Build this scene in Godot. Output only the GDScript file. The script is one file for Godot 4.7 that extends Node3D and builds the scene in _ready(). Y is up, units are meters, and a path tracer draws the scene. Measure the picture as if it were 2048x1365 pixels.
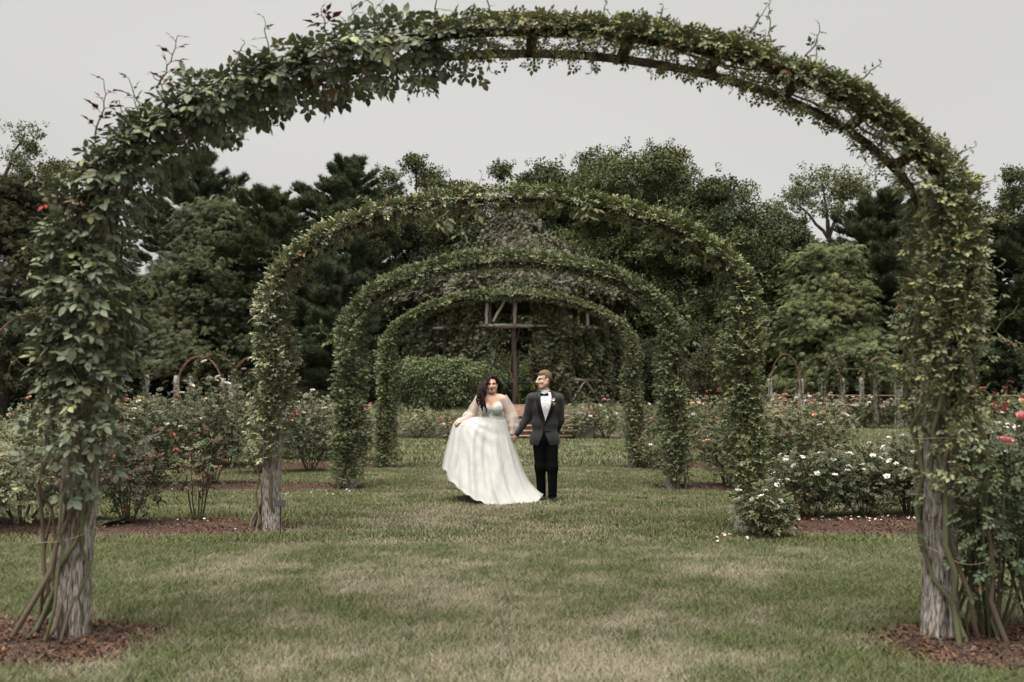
extends Node3D
# A rose garden on an overcast day: a lawn walk under four rose-covered arches, a couple
# walking hand in hand, a creeper-covered gazebo on a mound and woods behind.

const F := 1991.0            # focal length in photo pixels (35 mm lens)
const EYE := Vector3(0, 1.38, 0)
var pitch := atan(118.5 / F)
var rng := RandomNumberGenerator.new()
var M := {}                  # materials
var noise := FastNoiseLite.new()

# ------------------------------------------------------------------ mesh builder
class MB:
	var v := PackedVector3Array()
	var c := PackedColorArray()
	var ix := PackedInt32Array()
	func vert(p: Vector3, col: Color = Color.WHITE) -> int:
		v.append(p)
		c.append(col)
		return v.size() - 1
	func tri(a: int, b: int, d: int) -> void:
		ix.append(a); ix.append(b); ix.append(d)
	func quad(a: int, b: int, d: int, e: int) -> void:
		ix.append(a); ix.append(b); ix.append(d)
		ix.append(a); ix.append(d); ix.append(e)
	# folded blade: base, two shoulders, midrib point, tip (4 triangles)
	func leaf(base: Vector3, dir: Vector3, nrm: Vector3, l: float, w: float, col: Color, fold := 0.18, droop := 0.12) -> void:
		var z := dir.normalized()
		var x := nrm.cross(z).normalized()
		var y := z.cross(x)
		var a := vert(base, col)
		var m := vert(base + z * l * 0.5 - y * w * fold, col)
		var lf := vert(base + z * l * 0.45 - x * w * 0.5, col)
		var rt := vert(base + z * l * 0.45 + x * w * 0.5, col)
		var t := vert(base + z * l - y * l * droop, col)
		tri(a, lf, m); tri(a, m, rt); tri(lf, t, m); tri(m, t, rt)
	# rounder blade with two pairs of shoulders (8 triangles)
	func leaf8(base: Vector3, dir: Vector3, nrm: Vector3, l: float, w: float, col: Color, fold := 0.14, droop := 0.12) -> void:
		var z := dir.normalized()
		var x := nrm.cross(z).normalized()
		var y := z.cross(x)
		var a := vert(base, col)
		var m1 := vert(base + z * l * 0.33 - y * w * fold, col)
		var l1 := vert(base + z * l * 0.28 - x * w * 0.44, col)
		var r1 := vert(base + z * l * 0.28 + x * w * 0.44, col)
		var m2 := vert(base + z * l * 0.68 - y * (w * fold + l * droop * 0.4), col)
		var l2 := vert(base + z * l * 0.64 - x * w * 0.42 - y * l * droop * 0.35, col)
		var r2 := vert(base + z * l * 0.64 + x * w * 0.42 - y * l * droop * 0.35, col)
		var t := vert(base + z * l - y * l * droop, col)
		tri(a, l1, m1); tri(a, m1, r1); quad(l1, l2, m2, m1); quad(m1, m2, r2, r1); tri(l2, t, m2); tri(m2, t, r2)
	func tube(pts: Array, rad: Array, sides: int, col: Color = Color.WHITE, cap := true) -> void:
		var n := pts.size()
		var side := Vector3.RIGHT
		var rings: Array[int] = []
		for i in n:
			var t: Vector3 = (pts[mini(i + 1, n - 1)] - pts[maxi(i - 1, 0)]).normalized()
			if absf(t.dot(side)) > 0.9:
				side = Vector3.FORWARD if absf(t.z) < 0.8 else Vector3.UP
			side = (side - t * t.dot(side)).normalized()
			var up := t.cross(side)
			rings.append(v.size())
			for k in sides:
				var a := TAU * k / sides
				vert(pts[i] + (side * cos(a) + up * sin(a)) * float(rad[i]), col)
		for i in n - 1:
			for k in sides:
				var k2 := (k + 1) % sides
				quad(rings[i] + k, rings[i] + k2, rings[i + 1] + k2, rings[i + 1] + k)
		if cap:
			for e in [0, n - 1]:
				var m := vert(pts[e], col)
				for k in sides:
					var k2 := (k + 1) % sides
					if e == 0: tri(m, rings[e] + k2, rings[e] + k)
					else: tri(m, rings[e] + k, rings[e] + k2)
	func grid(rows: Array, closed := false, col: Color = Color.WHITE) -> void:   # rows of equal length
		var w: int = rows[0].size()
		var s := v.size()
		for r in rows:
			for p in r: vert(p, col)
		for i in rows.size() - 1:
			for k in (w if closed else w - 1):
				var k2 := (k + 1) % w
				quad(s + i * w + k, s + i * w + k2, s + (i + 1) * w + k2, s + (i + 1) * w + k)
	# box with bevelled edges along all faces
	func box(t: Transform3D, size: Vector3, bev := 0.01, col: Color = Color.WHITE) -> void:
		var h := size * 0.5
		var b := minf(bev, minf(h.x, minf(h.y, h.z)) * 0.6)
		var id := {}
		for ax in 3:
			for sg in [-1.0, 1.0]:
				for u in [-1.0, 1.0]:
					for w in [-1.0, 1.0]:
						var p := Vector3.ZERO
						p[ax] = sg * h[ax]
						p[(ax + 1) % 3] = u * (h[(ax + 1) % 3] - b)
						p[(ax + 2) % 3] = w * (h[(ax + 2) % 3] - b)
						id[[ax, sg, u, w]] = vert(t * p, col)
		for ax in 3:
			for sg in [-1.0, 1.0]:
				var q := [id[[ax, sg, -1.0, -1.0]], id[[ax, sg, 1.0, -1.0]], id[[ax, sg, 1.0, 1.0]], id[[ax, sg, -1.0, 1.0]]]
				if sg > 0: quad(q[3], q[2], q[1], q[0])
				else: quad(q[0], q[1], q[2], q[3])
		for ax in 3:      # edge strips between face ax and face ax+1
			var a2 := (ax + 1) % 3
			for s1 in [-1.0, 1.0]:
				for s2 in [-1.0, 1.0]:
					var p0: int = id[[ax, s1, s2, -1.0]]
					var p1: int = id[[ax, s1, s2, 1.0]]
					var q0: int = id[[a2, s2, -1.0, s1]]
					var q1: int = id[[a2, s2, 1.0, s1]]
					if s1 * s2 > 0: quad(p0, p1, q1, q0)
					else: quad(q0, q1, p1, p0)
		for s0 in [-1.0, 1.0]:
			for s1 in [-1.0, 1.0]:
				for s2 in [-1.0, 1.0]:
					var a: int = id[[0, s0, s1, s2]]
					var b2: int = id[[1, s1, s2, s0]]
					var d: int = id[[2, s2, s0, s1]]
					if s0 * s1 * s2 > 0: tri(a, d, b2)
					else: tri(a, b2, d)
	func mesh(mat: Material, smooth := true) -> ArrayMesh:
		var n := PackedVector3Array()
		if smooth:
			n.resize(v.size())
			for t in range(0, ix.size(), 3):
				var f := (v[ix[t + 2]] - v[ix[t]]).cross(v[ix[t + 1]] - v[ix[t]])
				n[ix[t]] += f
				n[ix[t + 1]] += f
				n[ix[t + 2]] += f
			for i in n.size():
				n[i] = n[i].normalized() if n[i].length_squared() > 1e-20 else Vector3.UP
		else:
			var v2 := PackedVector3Array()
			var c2 := PackedColorArray()
			for t in range(0, ix.size(), 3):
				var f := (v[ix[t + 2]] - v[ix[t]]).cross(v[ix[t + 1]] - v[ix[t]]).normalized()
				for k in 3:
					v2.append(v[ix[t + k]]); c2.append(c[ix[t + k]]); n.append(f)
			v = v2
			c = c2
			ix = PackedInt32Array(range(v.size()))
		var a := []
		a.resize(Mesh.ARRAY_MAX)
		a[Mesh.ARRAY_VERTEX] = v
		a[Mesh.ARRAY_NORMAL] = n
		a[Mesh.ARRAY_COLOR] = c
		a[Mesh.ARRAY_INDEX] = ix
		var m := ArrayMesh.new()
		m.add_surface_from_arrays(Mesh.PRIMITIVE_TRIANGLES, a)
		m.surface_set_material(0, mat)
		return m

# ------------------------------------------------------------------ distance field for bodies and cloth
class SDF:
	var o: Vector3
	var h: float
	var nx: int
	var ny: int
	var nz: int
	var g := PackedFloat32Array()
	func _init(lo: Vector3, hi: Vector3, cell: float) -> void:
		o = lo
		h = cell
		nx = int(ceil((hi.x - lo.x) / cell)) + 1
		ny = int(ceil((hi.y - lo.y) / cell)) + 1
		nz = int(ceil((hi.z - lo.z) / cell)) + 1
		g.resize(nx * ny * nz)
		g.fill(0.5)
	func put(i: int, d: float, k: float) -> void:
		var e := g[i]
		var hh := clampf(0.5 + 0.5 * (e - d) / k, 0.0, 1.0)
		g[i] = lerpf(e, d, hh) - k * hh * (1.0 - hh)
	func span(lo: Vector3, hi: Vector3) -> Array:
		return [clampi(int((lo.x - o.x) / h), 0, nx - 1), clampi(int((hi.x - o.x) / h) + 1, 0, nx - 1),
			clampi(int((lo.y - o.y) / h), 0, ny - 1), clampi(int((hi.y - o.y) / h) + 1, 0, ny - 1),
			clampi(int((lo.z - o.z) / h), 0, nz - 1), clampi(int((hi.z - o.z) / h) + 1, 0, nz - 1)]
	func cap(a: Vector3, b: Vector3, ra: float, rb: float, k := 0.02) -> void:
		var m := maxf(ra, rb) + k * 2.0 + h * 2.0
		var q := span(a.min(b) - Vector3.ONE * m, a.max(b) + Vector3.ONE * m)
		var ab := b - a
		var l2 := maxf(ab.length_squared(), 1e-9)
		for z in range(q[4], q[5] + 1):
			for y in range(q[2], q[3] + 1):
				var row := (z * ny + y) * nx
				for x in range(q[0], q[1] + 1):
					var p := o + Vector3(x, y, z) * h - a
					var t := clampf(p.dot(ab) / l2, 0.0, 1.0)
					put(row + x, (p - ab * t).length() - lerpf(ra, rb, t), k)
	func ell(t: Transform3D, r: Vector3, k := 0.02, cut := false) -> void:
		var m := maxf(r.x, maxf(r.y, r.z)) + k * 2.0 + h * 2.0
		var q := span(t.origin - Vector3.ONE * m, t.origin + Vector3.ONE * m)
		var inv := t.affine_inverse()
		var mr := minf(r.x, minf(r.y, r.z))
		for z in range(q[4], q[5] + 1):
			for y in range(q[2], q[3] + 1):
				var row := (z * ny + y) * nx
				for x in range(q[0], q[1] + 1):
					var p := inv * (o + Vector3(x, y, z) * h)
					var k0 := (p / r).length()
					var k1 := (p / (r * r)).length()
					var d := k0 * (k0 - 1.0) / k1 if k1 > 1e-6 else -mr
					if cut: g[row + x] = maxf(g[row + x], -d)
					else: put(row + x, d, k)
	func sph(p: Vector3, r: float, k := 0.02) -> void:
		cap(p, p, r, r, k)
	func at(p: Vector3) -> float:
		var q := (p - o) / h
		var x := clampi(int(q.x), 0, nx - 2)
		var y := clampi(int(q.y), 0, ny - 2)
		var z := clampi(int(q.z), 0, nz - 2)
		var f := Vector3(q.x - x, q.y - y, q.z - z)
		var i := (z * ny + y) * nx + x
		var s := nx * ny
		var a := lerpf(lerpf(g[i], g[i + 1], f.x), lerpf(g[i + nx], g[i + nx + 1], f.x), f.y)
		var b := lerpf(lerpf(g[i + s], g[i + s + 1], f.x), lerpf(g[i + s + nx], g[i + s + nx + 1], f.x), f.y)
		return lerpf(a, b, f.z)
	func front(x: float, y: float) -> float:      # where a line from the front meets the surface
		var z := o.z + (nz - 2) * h
		while z > o.z:
			if at(Vector3(x, y, z)) < 0.0:
				break
			z -= h * 0.5
		return z
	func into(mb: MB, keep = null) -> void:
		var id := {}
		var s := nx * ny
		for z in nz - 1:
			for y in ny - 1:
				for x in nx - 1:
					var i := (z * ny + y) * nx + x
					var c0 := g[i]
					var neg := 0
					if c0 < 0.0: neg += 1
					if g[i + 1] < 0.0: neg += 1
					if g[i + nx] < 0.0: neg += 1
					if g[i + nx + 1] < 0.0: neg += 1
					if g[i + s] < 0.0: neg += 1
					if g[i + s + 1] < 0.0: neg += 1
					if g[i + s + nx] < 0.0: neg += 1
					if g[i + s + nx + 1] < 0.0: neg += 1
					if neg == 0 or neg == 8:
						continue
					var acc := Vector3.ZERO
					var n := 0
					for e in EDGES:
						var va := g[i + int(e[0].x) + int(e[0].y) * nx + int(e[0].z) * s]
						var vb := g[i + int(e[1].x) + int(e[1].y) * nx + int(e[1].z) * s]
						if (va < 0.0) != (vb < 0.0):
							acc += (e[0] as Vector3).lerp(e[1], va / (va - vb))
							n += 1
					id[i] = mb.vert(o + (Vector3(x, y, z) + acc / n) * h)
		for i in id:
			var x: int = i % nx
			var y: int = (i / nx) % ny
			var z: int = i / s
			var a := g[i] < 0.0
			if y > 0 and z > 0 and (g[i + 1] < 0.0) != a: _q(mb, id, i, nx, s, a, keep)
			if x > 0 and z > 0 and (g[i + nx] < 0.0) != a: _q(mb, id, i, s, 1, a, keep)
			if x > 0 and y > 0 and (g[i + s] < 0.0) != a: _q(mb, id, i, 1, nx, a, keep)
	func _q(mb: MB, id: Dictionary, i: int, u: int, w: int, a: bool, keep) -> void:
		if not (id.has(i) and id.has(i - u) and id.has(i - u - w) and id.has(i - w)):
			return
		var q := [id[i], id[i - u], id[i - u - w], id[i - w]]
		if keep != null:
			var p: Vector3 = (mb.v[q[0]] + mb.v[q[2]]) * 0.5
			if not keep.call(p): return
		if a: mb.quad(q[3], q[2], q[1], q[0])
		else: mb.quad(q[0], q[1], q[2], q[3])
	static var EDGES := _edges()
	static func _edges() -> Array:
		var e := []
		for a in 8:
			for b in 3:
				if not a & (1 << b):
					var d := a | (1 << b)
					e.append([Vector3(a & 1, (a >> 1) & 1, (a >> 2) & 1), Vector3(d & 1, (d >> 1) & 1, (d >> 2) & 1)])
		return e

# ------------------------------------------------------------------ small helpers
func rr(a: float, b: float) -> float:
	return rng.randf_range(a, b)
func rdir() -> Vector3:
	var z := rng.randf_range(-1, 1)
	var a := rng.randf() * TAU
	var r := sqrt(1 - z * z)
	return Vector3(r * cos(a), z, r * sin(a))
func ray(px: float, py: float) -> Vector3:
	var x := (px - 1024.0) / F
	var y := (682.5 - py) / F
	return Vector3(x, y * cos(pitch) + sin(pitch), y * sin(pitch) - cos(pitch))
func gp(px: float, py: float, h := 0.0) -> Vector3:          # photo pixel -> point on the level y = h
	var r := ray(px, py)
	return EYE + r * ((h - EYE.y) / r.y)
func at_d(px: float, py: float, d: float) -> Vector3:        # photo pixel -> point d metres in front
	var r := ray(px, py)
	return EYE + r * (d / -r.z)
func orient(dir: Vector3, nrm: Vector3, s: float) -> Basis:
	var z := dir.normalized()
	var x := nrm.cross(z)
	x = x.normalized() if x.length_squared() > 1e-6 else z.cross(Vector3(0.3, 0.1, 0.9)).normalized()
	var y := z.cross(x)
	return Basis(x * s, y * s, z * s)
func lin(r: float, g: float, b: float) -> Color:
	return Color(r, g, b).linear_to_srgb()
func mat(name: String, col: Color, rough := 0.8, vc := false) -> StandardMaterial3D:
	var m := StandardMaterial3D.new()
	m.resource_name = name
	m.albedo_color = lin(col.r, col.g, col.b)
	m.roughness = rough
	m.metallic_specular = 0.35
	m.vertex_color_use_as_albedo = vc
	M[name] = m
	return m
func ntex(freq: float, ramp: Array, size := 512, seed_ := 1, oct := 4, kind := FastNoiseLite.TYPE_SIMPLEX_SMOOTH) -> NoiseTexture2D:
	var n := FastNoiseLite.new()
	n.seed = seed_
	n.noise_type = kind
	n.frequency = freq
	n.fractal_octaves = oct
	var t := NoiseTexture2D.new()
	t.width = size
	t.height = size
	t.seamless = true
	t.noise = n
	var g := Gradient.new()
	g.offsets = PackedFloat32Array()
	g.colors = PackedColorArray()
	var offs := PackedFloat32Array()
	var cols := PackedColorArray()
	for e in ramp:
		offs.append(e[0])
		cols.append(lin(e[1].r, e[1].g, e[1].b))
	g.offsets = offs
	g.colors = cols
	t.color_ramp = g
	return t
var used := {}
func numbered(n: String) -> String:
	used[n] = used.get(n, -1) + 1
	return n if used[n] == 0 else "%s_%03d" % [n, used[n]]
func tag(o: Node, label: String, category: String, group := "", kind := "") -> void:
	if label: o.set_meta("label", label)
	if category: o.set_meta("category", category)
	if group: o.set_meta("group", group)
	if kind: o.set_meta("kind", kind)
func thing(called: String, label: String, category: String, at := Vector3.ZERO, turn := 0.0, group := "") -> Node3D:
	var o := Node3D.new()
	o.name = numbered(called)
	add_child(o)
	o.position = at
	o.rotation.y = turn
	tag(o, label, category, group)
	return o
func obj(called: String, m: Mesh, parent: Node, t := Transform3D()) -> MeshInstance3D:
	var o := MeshInstance3D.new()
	o.name = called if parent != self else numbered(called)
	o.mesh = m
	parent.add_child(o, true)
	o.transform = t
	return o
func struct(called: String, m: Mesh, label: String) -> MeshInstance3D:
	var o := obj(called, m, self)
	tag(o, label, called.replace("_", " "), "", "structure")
	return o
func scatter(called: String, m: Mesh, xf: Array, cols: Array, parent: Node) -> MultiMeshInstance3D:
	var mm := MultiMesh.new()
	mm.transform_format = MultiMesh.TRANSFORM_3D
	mm.use_colors = true
	mm.mesh = m
	mm.instance_count = xf.size()
	for i in xf.size():
		mm.set_instance_transform(i, xf[i])
		mm.set_instance_color(i, cols[i])
	var o := MultiMeshInstance3D.new()
	o.name = called if parent != self else numbered(called)
	o.multimesh = mm
	parent.add_child(o, true)
	o.set_meta("kind", "stuff")
	return o
func tone(c: Color, a := 0.25) -> Color:                      # a leaf's own shade of its plant's colour
	var k := 1.0 + rr(-a, a)
	var w := rr(-a, a) * 0.35
	return Color(c.r * k * (1.0 + w), c.g * k, c.b * k * (1.0 - w))

# ------------------------------------------------------------------ materials
func materials() -> void:
	var m := mat("leaf", Color(1, 1, 1), 0.5, true)
	m.backlight_enabled = true
	m.backlight = Color(0.2, 0.24, 0.12)
	m.metallic_specular = 0.33
	m = mat("tree_leaf", Color(1, 1, 1), 0.7, true)
	m.backlight_enabled = true
	m.backlight = Color(0.2, 0.22, 0.12)
	m.metallic_specular = 0.18
	m = mat("blade", Color(1, 1, 1), 0.7, true)
	m.backlight_enabled = true
	m.backlight = Color(0.35, 0.35, 0.2)
	m.metallic_specular = 0.15
	m = mat("petal", Color(1, 1, 1), 0.6, true)
	m.backlight_enabled = true
	m.backlight = Color(0.4, 0.35, 0.35)
	mat("cane", Color(1, 1, 1), 0.75, true)
	# weathered cedar, grain along y
	m = mat("post_wood", Color(1, 1, 1), 0.9, true)
	m.albedo_texture = ntex(0.012, [[0.24, Color(0.055, 0.04, 0.033)], [0.38, Color(0.25, 0.205, 0.175)], [0.5, Color(0.44, 0.395, 0.36)], [0.8, Color(0.58, 0.545, 0.51)]], 1024, 3, 6)
	m.uv1_triplanar = true
	m.uv1_world_triplanar = true
	m.uv1_scale = Vector3(6.5, 0.75, 6.5)
	m.heightmap_enabled = true
	m.heightmap_texture = ntex(0.02, [[0.2, Color(0, 0, 0)], [0.8, Color(1, 1, 1)]], 512, 5, 4)
	m.heightmap_scale = 1.2
	m = mat("far_wood", Color(0.36, 0.325, 0.295), 0.9)
	m = mat("beam_wood", Color(0.26, 0.22, 0.19), 0.9)
	mat("post_dark", Color(0.13, 0.105, 0.09), 0.9)
	m = mat("bark", Color(1, 1, 1), 0.95)
	m.albedo_texture = ntex(0.02, [[0.2, Color(0.028, 0.022, 0.018)], [0.8, Color(0.11, 0.09, 0.075)]], 256, 8, 4)
	m.uv1_triplanar = true
	m.uv1_world_triplanar = true
	m.uv1_scale = Vector3(1.2, 0.25, 1.2)
	m = mat("rust", Color(1, 1, 1), 0.85)
	m.albedo_texture = ntex(0.03, [[0.2, Color(0.022, 0.015, 0.012)], [0.8, Color(0.065, 0.04, 0.03)]], 256, 9, 4)
	m.uv1_triplanar = true
	m.uv1_world_triplanar = true
	m.uv1_scale = Vector3(2, 2, 2)
	mat("red_rust", Color(0.20, 0.115, 0.085), 0.85)
	mat("twine", Color(0.34, 0.27, 0.2), 0.95)
	# ground
	m = mat("soil_turf", Color(1, 1, 1), 1.0)
	m.albedo_texture = ntex(0.006, [[0.25, Color(0.06, 0.06, 0.037)], [0.5, Color(0.10, 0.092, 0.062)], [0.75, Color(0.17, 0.15, 0.108)]], 1024, 11, 5)
	m.uv1_triplanar = true
	m.uv1_world_triplanar = true
	m.uv1_scale = Vector3(0.16, 0.16, 0.16)
	m.detail_enabled = true
	m.detail_blend_mode = BaseMaterial3D.BLEND_MODE_MUL
	m.detail_albedo = ntex(0.05, [[0.2, Color(0.45, 0.45, 0.42)], [0.8, Color(1, 1, 1)]], 512, 12, 3)
	m.detail_uv_layer = BaseMaterial3D.DETAIL_UV_1
	m = mat("mulch", Color(1, 1, 1), 1.0)
	m.albedo_texture = ntex(0.07, [[0.25, Color(0.036, 0.023, 0.017)], [0.5, Color(0.108, 0.064, 0.046)], [0.8, Color(0.235, 0.15, 0.112)]], 512, 13, 4)
	m.uv1_triplanar = true
	m.uv1_world_triplanar = true
	m.uv1_scale = Vector3(1.3, 1.3, 1.3)
	m.heightmap_enabled = true
	m.heightmap_texture = ntex(0.08, [[0.2, Color(0, 0, 0)], [0.8, Color(1, 1, 1)]], 512, 14, 3)
	m.heightmap_scale = 2.5
	mat("chip", Color(1, 1, 1), 0.95, true)
	m = mat("stone", Color(1, 1, 1), 0.9)
	m.albedo_texture = ntex(0.02, [[0.2, Color(0.20, 0.145, 0.115)], [0.8, Color(0.36, 0.28, 0.23)]], 256, 15, 4)
	m.uv1_triplanar = true
	m.uv1_world_triplanar = true
	m.uv1_scale = Vector3(0.8, 0.8, 0.8)
	m = mat("grey_stone", Color(0.34, 0.325, 0.31), 0.9)
	m = mat("brick_path", Color(1, 1, 1), 0.95)
	m.albedo_texture = ntex(0.02, [[0.2, Color(0.15, 0.085, 0.06)], [0.8, Color(0.26, 0.16, 0.12)]], 256, 16, 4)
	m.uv1_triplanar = true
	m.uv1_world_triplanar = true
	m.uv1_scale = Vector3(0.6, 0.6, 0.6)
	mat("dark_plastic", Color(0.018, 0.018, 0.018), 0.5)
	mat("teal_plastic", Color(0.02, 0.17, 0.15), 0.5)
	mat("white_plastic", Color(0.7, 0.7, 0.68), 0.5)
	# people
	m = mat("skin", Color(1, 1, 1), 0.5, true)
	m.metallic_specular = 0.4
	mat("bride_hair", Color(0.020, 0.012, 0.0085), 0.5).metallic_specular = 0.2
	m = mat("groom_hair", Color(1, 1, 1), 0.7)
	m.albedo_texture = ntex(0.12, [[0.3, Color(0.12, 0.073, 0.043)], [0.7, Color(0.26, 0.17, 0.108)]], 256, 19, 3)
	m.uv1_triplanar = true
	m.uv1_scale = Vector3(9, 3, 9)
	m = mat("dress", Color(0.565, 0.56, 0.545), 0.9)
	m.rim_enabled = true
	m.rim = 0.3
	m = mat("overskirt", Color(0.66, 0.655, 0.64), 0.95)
	m.transparency = BaseMaterial3D.TRANSPARENCY_ALPHA
	m.albedo_color.a = 0.42
	m = mat("bodice", Color(1, 1, 1), 0.6)
	m.albedo_texture = ntex(0.25, [[0.3, Color(0.45, 0.44, 0.42)], [0.5, Color(0.7, 0.685, 0.66)], [0.8, Color(0.8, 0.78, 0.75)]], 256, 17, 2)
	m.uv1_triplanar = true
	m.uv1_scale = Vector3(4, 4, 4)
	m = mat("tulle", Color(0.78, 0.75, 0.71), 0.9)
	m.transparency = BaseMaterial3D.TRANSPARENCY_ALPHA
	m.albedo_color.a = 0.36
	m = mat("veil", Color(0.8, 0.78, 0.75), 0.9)
	m.transparency = BaseMaterial3D.TRANSPARENCY_ALPHA
	m.albedo_color.a = 0.22
	m = mat("bead", Color(1, 1, 1), 0.3, true)
	m = mat("jacket", Color(1, 1, 1), 0.75)
	m.albedo_texture = ntex(0.3, [[0.3, Color(0.018, 0.018, 0.0168)], [0.7, Color(0.029, 0.029, 0.027)]], 256, 18, 2)
	m.uv1_triplanar = true
	m.uv1_scale = Vector3(6, 6, 6)
	m.rim_enabled = true
	m.rim = 0.25
	mat("satin", Color(0.0055, 0.0055, 0.006), 0.38)
	mat("trouser", Color(0.004, 0.004, 0.0043), 0.9).metallic_specular = 0.15
	mat("shirt", Color(0.68, 0.68, 0.70), 0.8)
	m = mat("shoe", Color(0.008, 0.008, 0.009), 0.22)

# ------------------------------------------------------------------ leaf pieces
# compound rose leaf along +z: five (or seven) leaflets on a stalk, face up +y, unit length
func rose_leaf(seed_: int, detail: int, tint: Color, pairs := 2, plump := 0.62) -> ArrayMesh:
	rng.seed = seed_
	var b := MB.new()
	var stalk := Color(tint.r * 0.9 + 0.02, tint.g * 0.8, tint.b * 0.7)
	var s0 := b.vert(Vector3(-0.008, 0, 0), stalk)
	var s1 := b.vert(Vector3(0.008, 0, 0), stalk)
	var s2 := b.vert(Vector3(0, 0.02, 0.62), stalk)
	b.tri(s0, s2, s1)
	var L := 0.37
	var spots := [[Vector3(0, 0.02, 0.58), Vector3(rr(-.15, .15), -0.1, 1), 1.05]]
	for p in pairs:
		var z := 0.5 - p * (0.5 / pairs) * 0.8
		for s in [-1.0, 1.0]:
			spots.append([Vector3(0.03 * s, 0.01, z), Vector3(s * rr(0.9, 1.25), rr(-0.15, 0.15), rr(0.45, 0.75)), rr(0.75, 0.95) * (1.0 - 0.12 * p)])
	for e in spots:
		var l: float = L * e[2]
		var n := Vector3(rr(-.35, .35), 1, rr(-.3, .3))
		var k := 1.0 + rr(-0.16, 0.16)
		var col := Color(tint.r * k, tint.g * k, tint.b * k)
		if detail > 0: b.leaf8(e[0], e[1], n, l, l * plump * rr(0.85, 1.1), col, rr(0.08, 0.26), rr(0.05, 0.42))
		else: b.leaf(e[0], e[1], n, l, l * plump, col, 0.15, rr(0.05, 0.25))
	return b.mesh(M.leaf)
# a ball of leaves of radius 0.5 for tree crowns and shrubs
func leaf_clump(seed_: int, n: int, size: float, mname := "tree_leaf", flat := 1.0, narrow := 0.62) -> ArrayMesh:
	rng.seed = seed_
	var b := MB.new()
	for i in n:
		var d := rdir()
		var p := d * 0.5 * pow(rng.randf(), 0.45)
		p.y *= flat
		var k := 1.0 + rr(-0.25, 0.25)
		var l := size * rr(0.75, 1.25)
		b.leaf(p, (d + rdir() * 0.9 + Vector3(0, -0.25, 0)), (Vector3.UP * 0.9 + rdir()), l, l * narrow, Color(k, k, k * rr(0.9, 1.05)), 0.12, rr(0, 0.25))
	return b.mesh(M[mname])
# pine plume: fans of fine needles along a short twig (+z), radius about 0.5
func needle_plume(seed_: int, n: int) -> ArrayMesh:
	rng.seed = seed_
	var b := MB.new()
	for i in n:
		var z := rr(-0.35, 0.35)
		var a := rr(-0.3, PI + 0.3)
		var d := Vector3(cos(a) * 0.9, sin(a) * 0.75 + 0.1, rr(0.25, 1.0)).normalized()
		var l := rr(0.28, 0.46)
		var p := Vector3(rr(-.06, .06), rr(-.05, .05), z)
		var w := d.cross(rdir()).normalized() * 0.02
		var k := 1.0 + rr(-0.3, 0.3)
		var c := Color(k, k, k)
		b.tri(b.vert(p - w, c), b.vert(p + d * l, c), b.vert(p + w, c))
	return b.mesh(M.tree_leaf)
# drooping hemlock spray along +z
func hemlock_spray(seed_: int) -> ArrayMesh:
	rng.seed = seed_
	var b := MB.new()
	for br in 5:
		var a := lerpf(-1.1, 1.1, br / 4.0) + rr(-.2, .2)
		var l := 0.75 - absf(a) * 0.3
		for i in 11:
			var t := (i + 0.5) / 11.0
			var p := Vector3(sin(a) * l * t, -0.42 * t * t * l, cos(a) * l * t - 0.2) + rdir() * 0.03
			for s in [-1.0, 1.0]:
				var k := 1.0 + rr(-0.3, 0.3)
				var d := Vector3(sin(a) + s * cos(a) * 1.1, -0.7 * t + rr(-.3, .2), cos(a) - s * sin(a) * 1.1)
				b.leaf(p, d, Vector3.UP + rdir() * 0.5, rr(0.13, 0.2), 0.04, Color(k, k, k), 0.05, 0.15)
	return b.mesh(M.tree_leaf)
# creeper: a few hand-sized leaves lying along a wall that faces +z
func creeper_leaves(seed_: int, n: int) -> ArrayMesh:
	rng.seed = seed_
	var b := MB.new()
	for i in n:
		var p := Vector3(rr(-.45, .45), rr(-.45, .45), rr(-0.12, 0.12))
		var k := 1.0 + rr(-0.28, 0.28)
		var c := Color(k, k, k * rr(0.85, 1.0))
		var dn := Vector3(rr(-.5, .5), -1, rr(0.1, 0.5))
		var nn := Vector3(rr(-.4, .4), rr(0.1, 0.7), 1)
		for f in [-0.75, 0.0, 0.75]:
			var d: Vector3 = dn.rotated(nn.normalized(), f)
			b.leaf(p, d, nn, 0.24 - absf(f) * 0.07, 0.11, c, 0.1, 0.15)
	return b.mesh(M.leaf)

# blooms, unit diameter, facing +y
func rose_bloom(seed_: int) -> ArrayMesh:
	rng.seed = seed_
	var b := MB.new()
	for ring in [[6, 0.5, 0.16, 0.30], [5, 0.36, 0.26, 0.34], [4, 0.22, 0.34, 0.34], [3, 0.11, 0.38, 0.30]]:
		var n: int = ring[0]
		for i in n:
			var a: float = TAU * i / n + float(ring[1]) * 7.0 + rr(-.15, .15)
			var r: float = ring[1]
			var k := 0.9 + rr(-0.1, 0.1)
			var c := Color(k, k, k)
			var o := Vector3(cos(a), 0, sin(a))
			var t := Vector3(-sin(a), 0, cos(a))
			var w := r * 1.25 * rr(0.9, 1.1)
			var base := b.vert(Vector3.ZERO, c)
			var l := b.vert(o * r * 0.75 - t * w * 0.5 + Vector3.UP * ring[2], c)
			var mm := b.vert(o * r * 0.92 + Vector3.UP * float(ring[2]) * 0.75, c)
			var rt := b.vert(o * r * 0.75 + t * w * 0.5 + Vector3.UP * ring[2], c)
			var tip := b.vert(o * r * 1.05 + Vector3.UP * ring[3], c)
			b.tri(base, l, mm); b.tri(base, mm, rt); b.tri(l, tip, mm); b.tri(mm, tip, rt)
	return b.mesh(M.petal)
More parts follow.
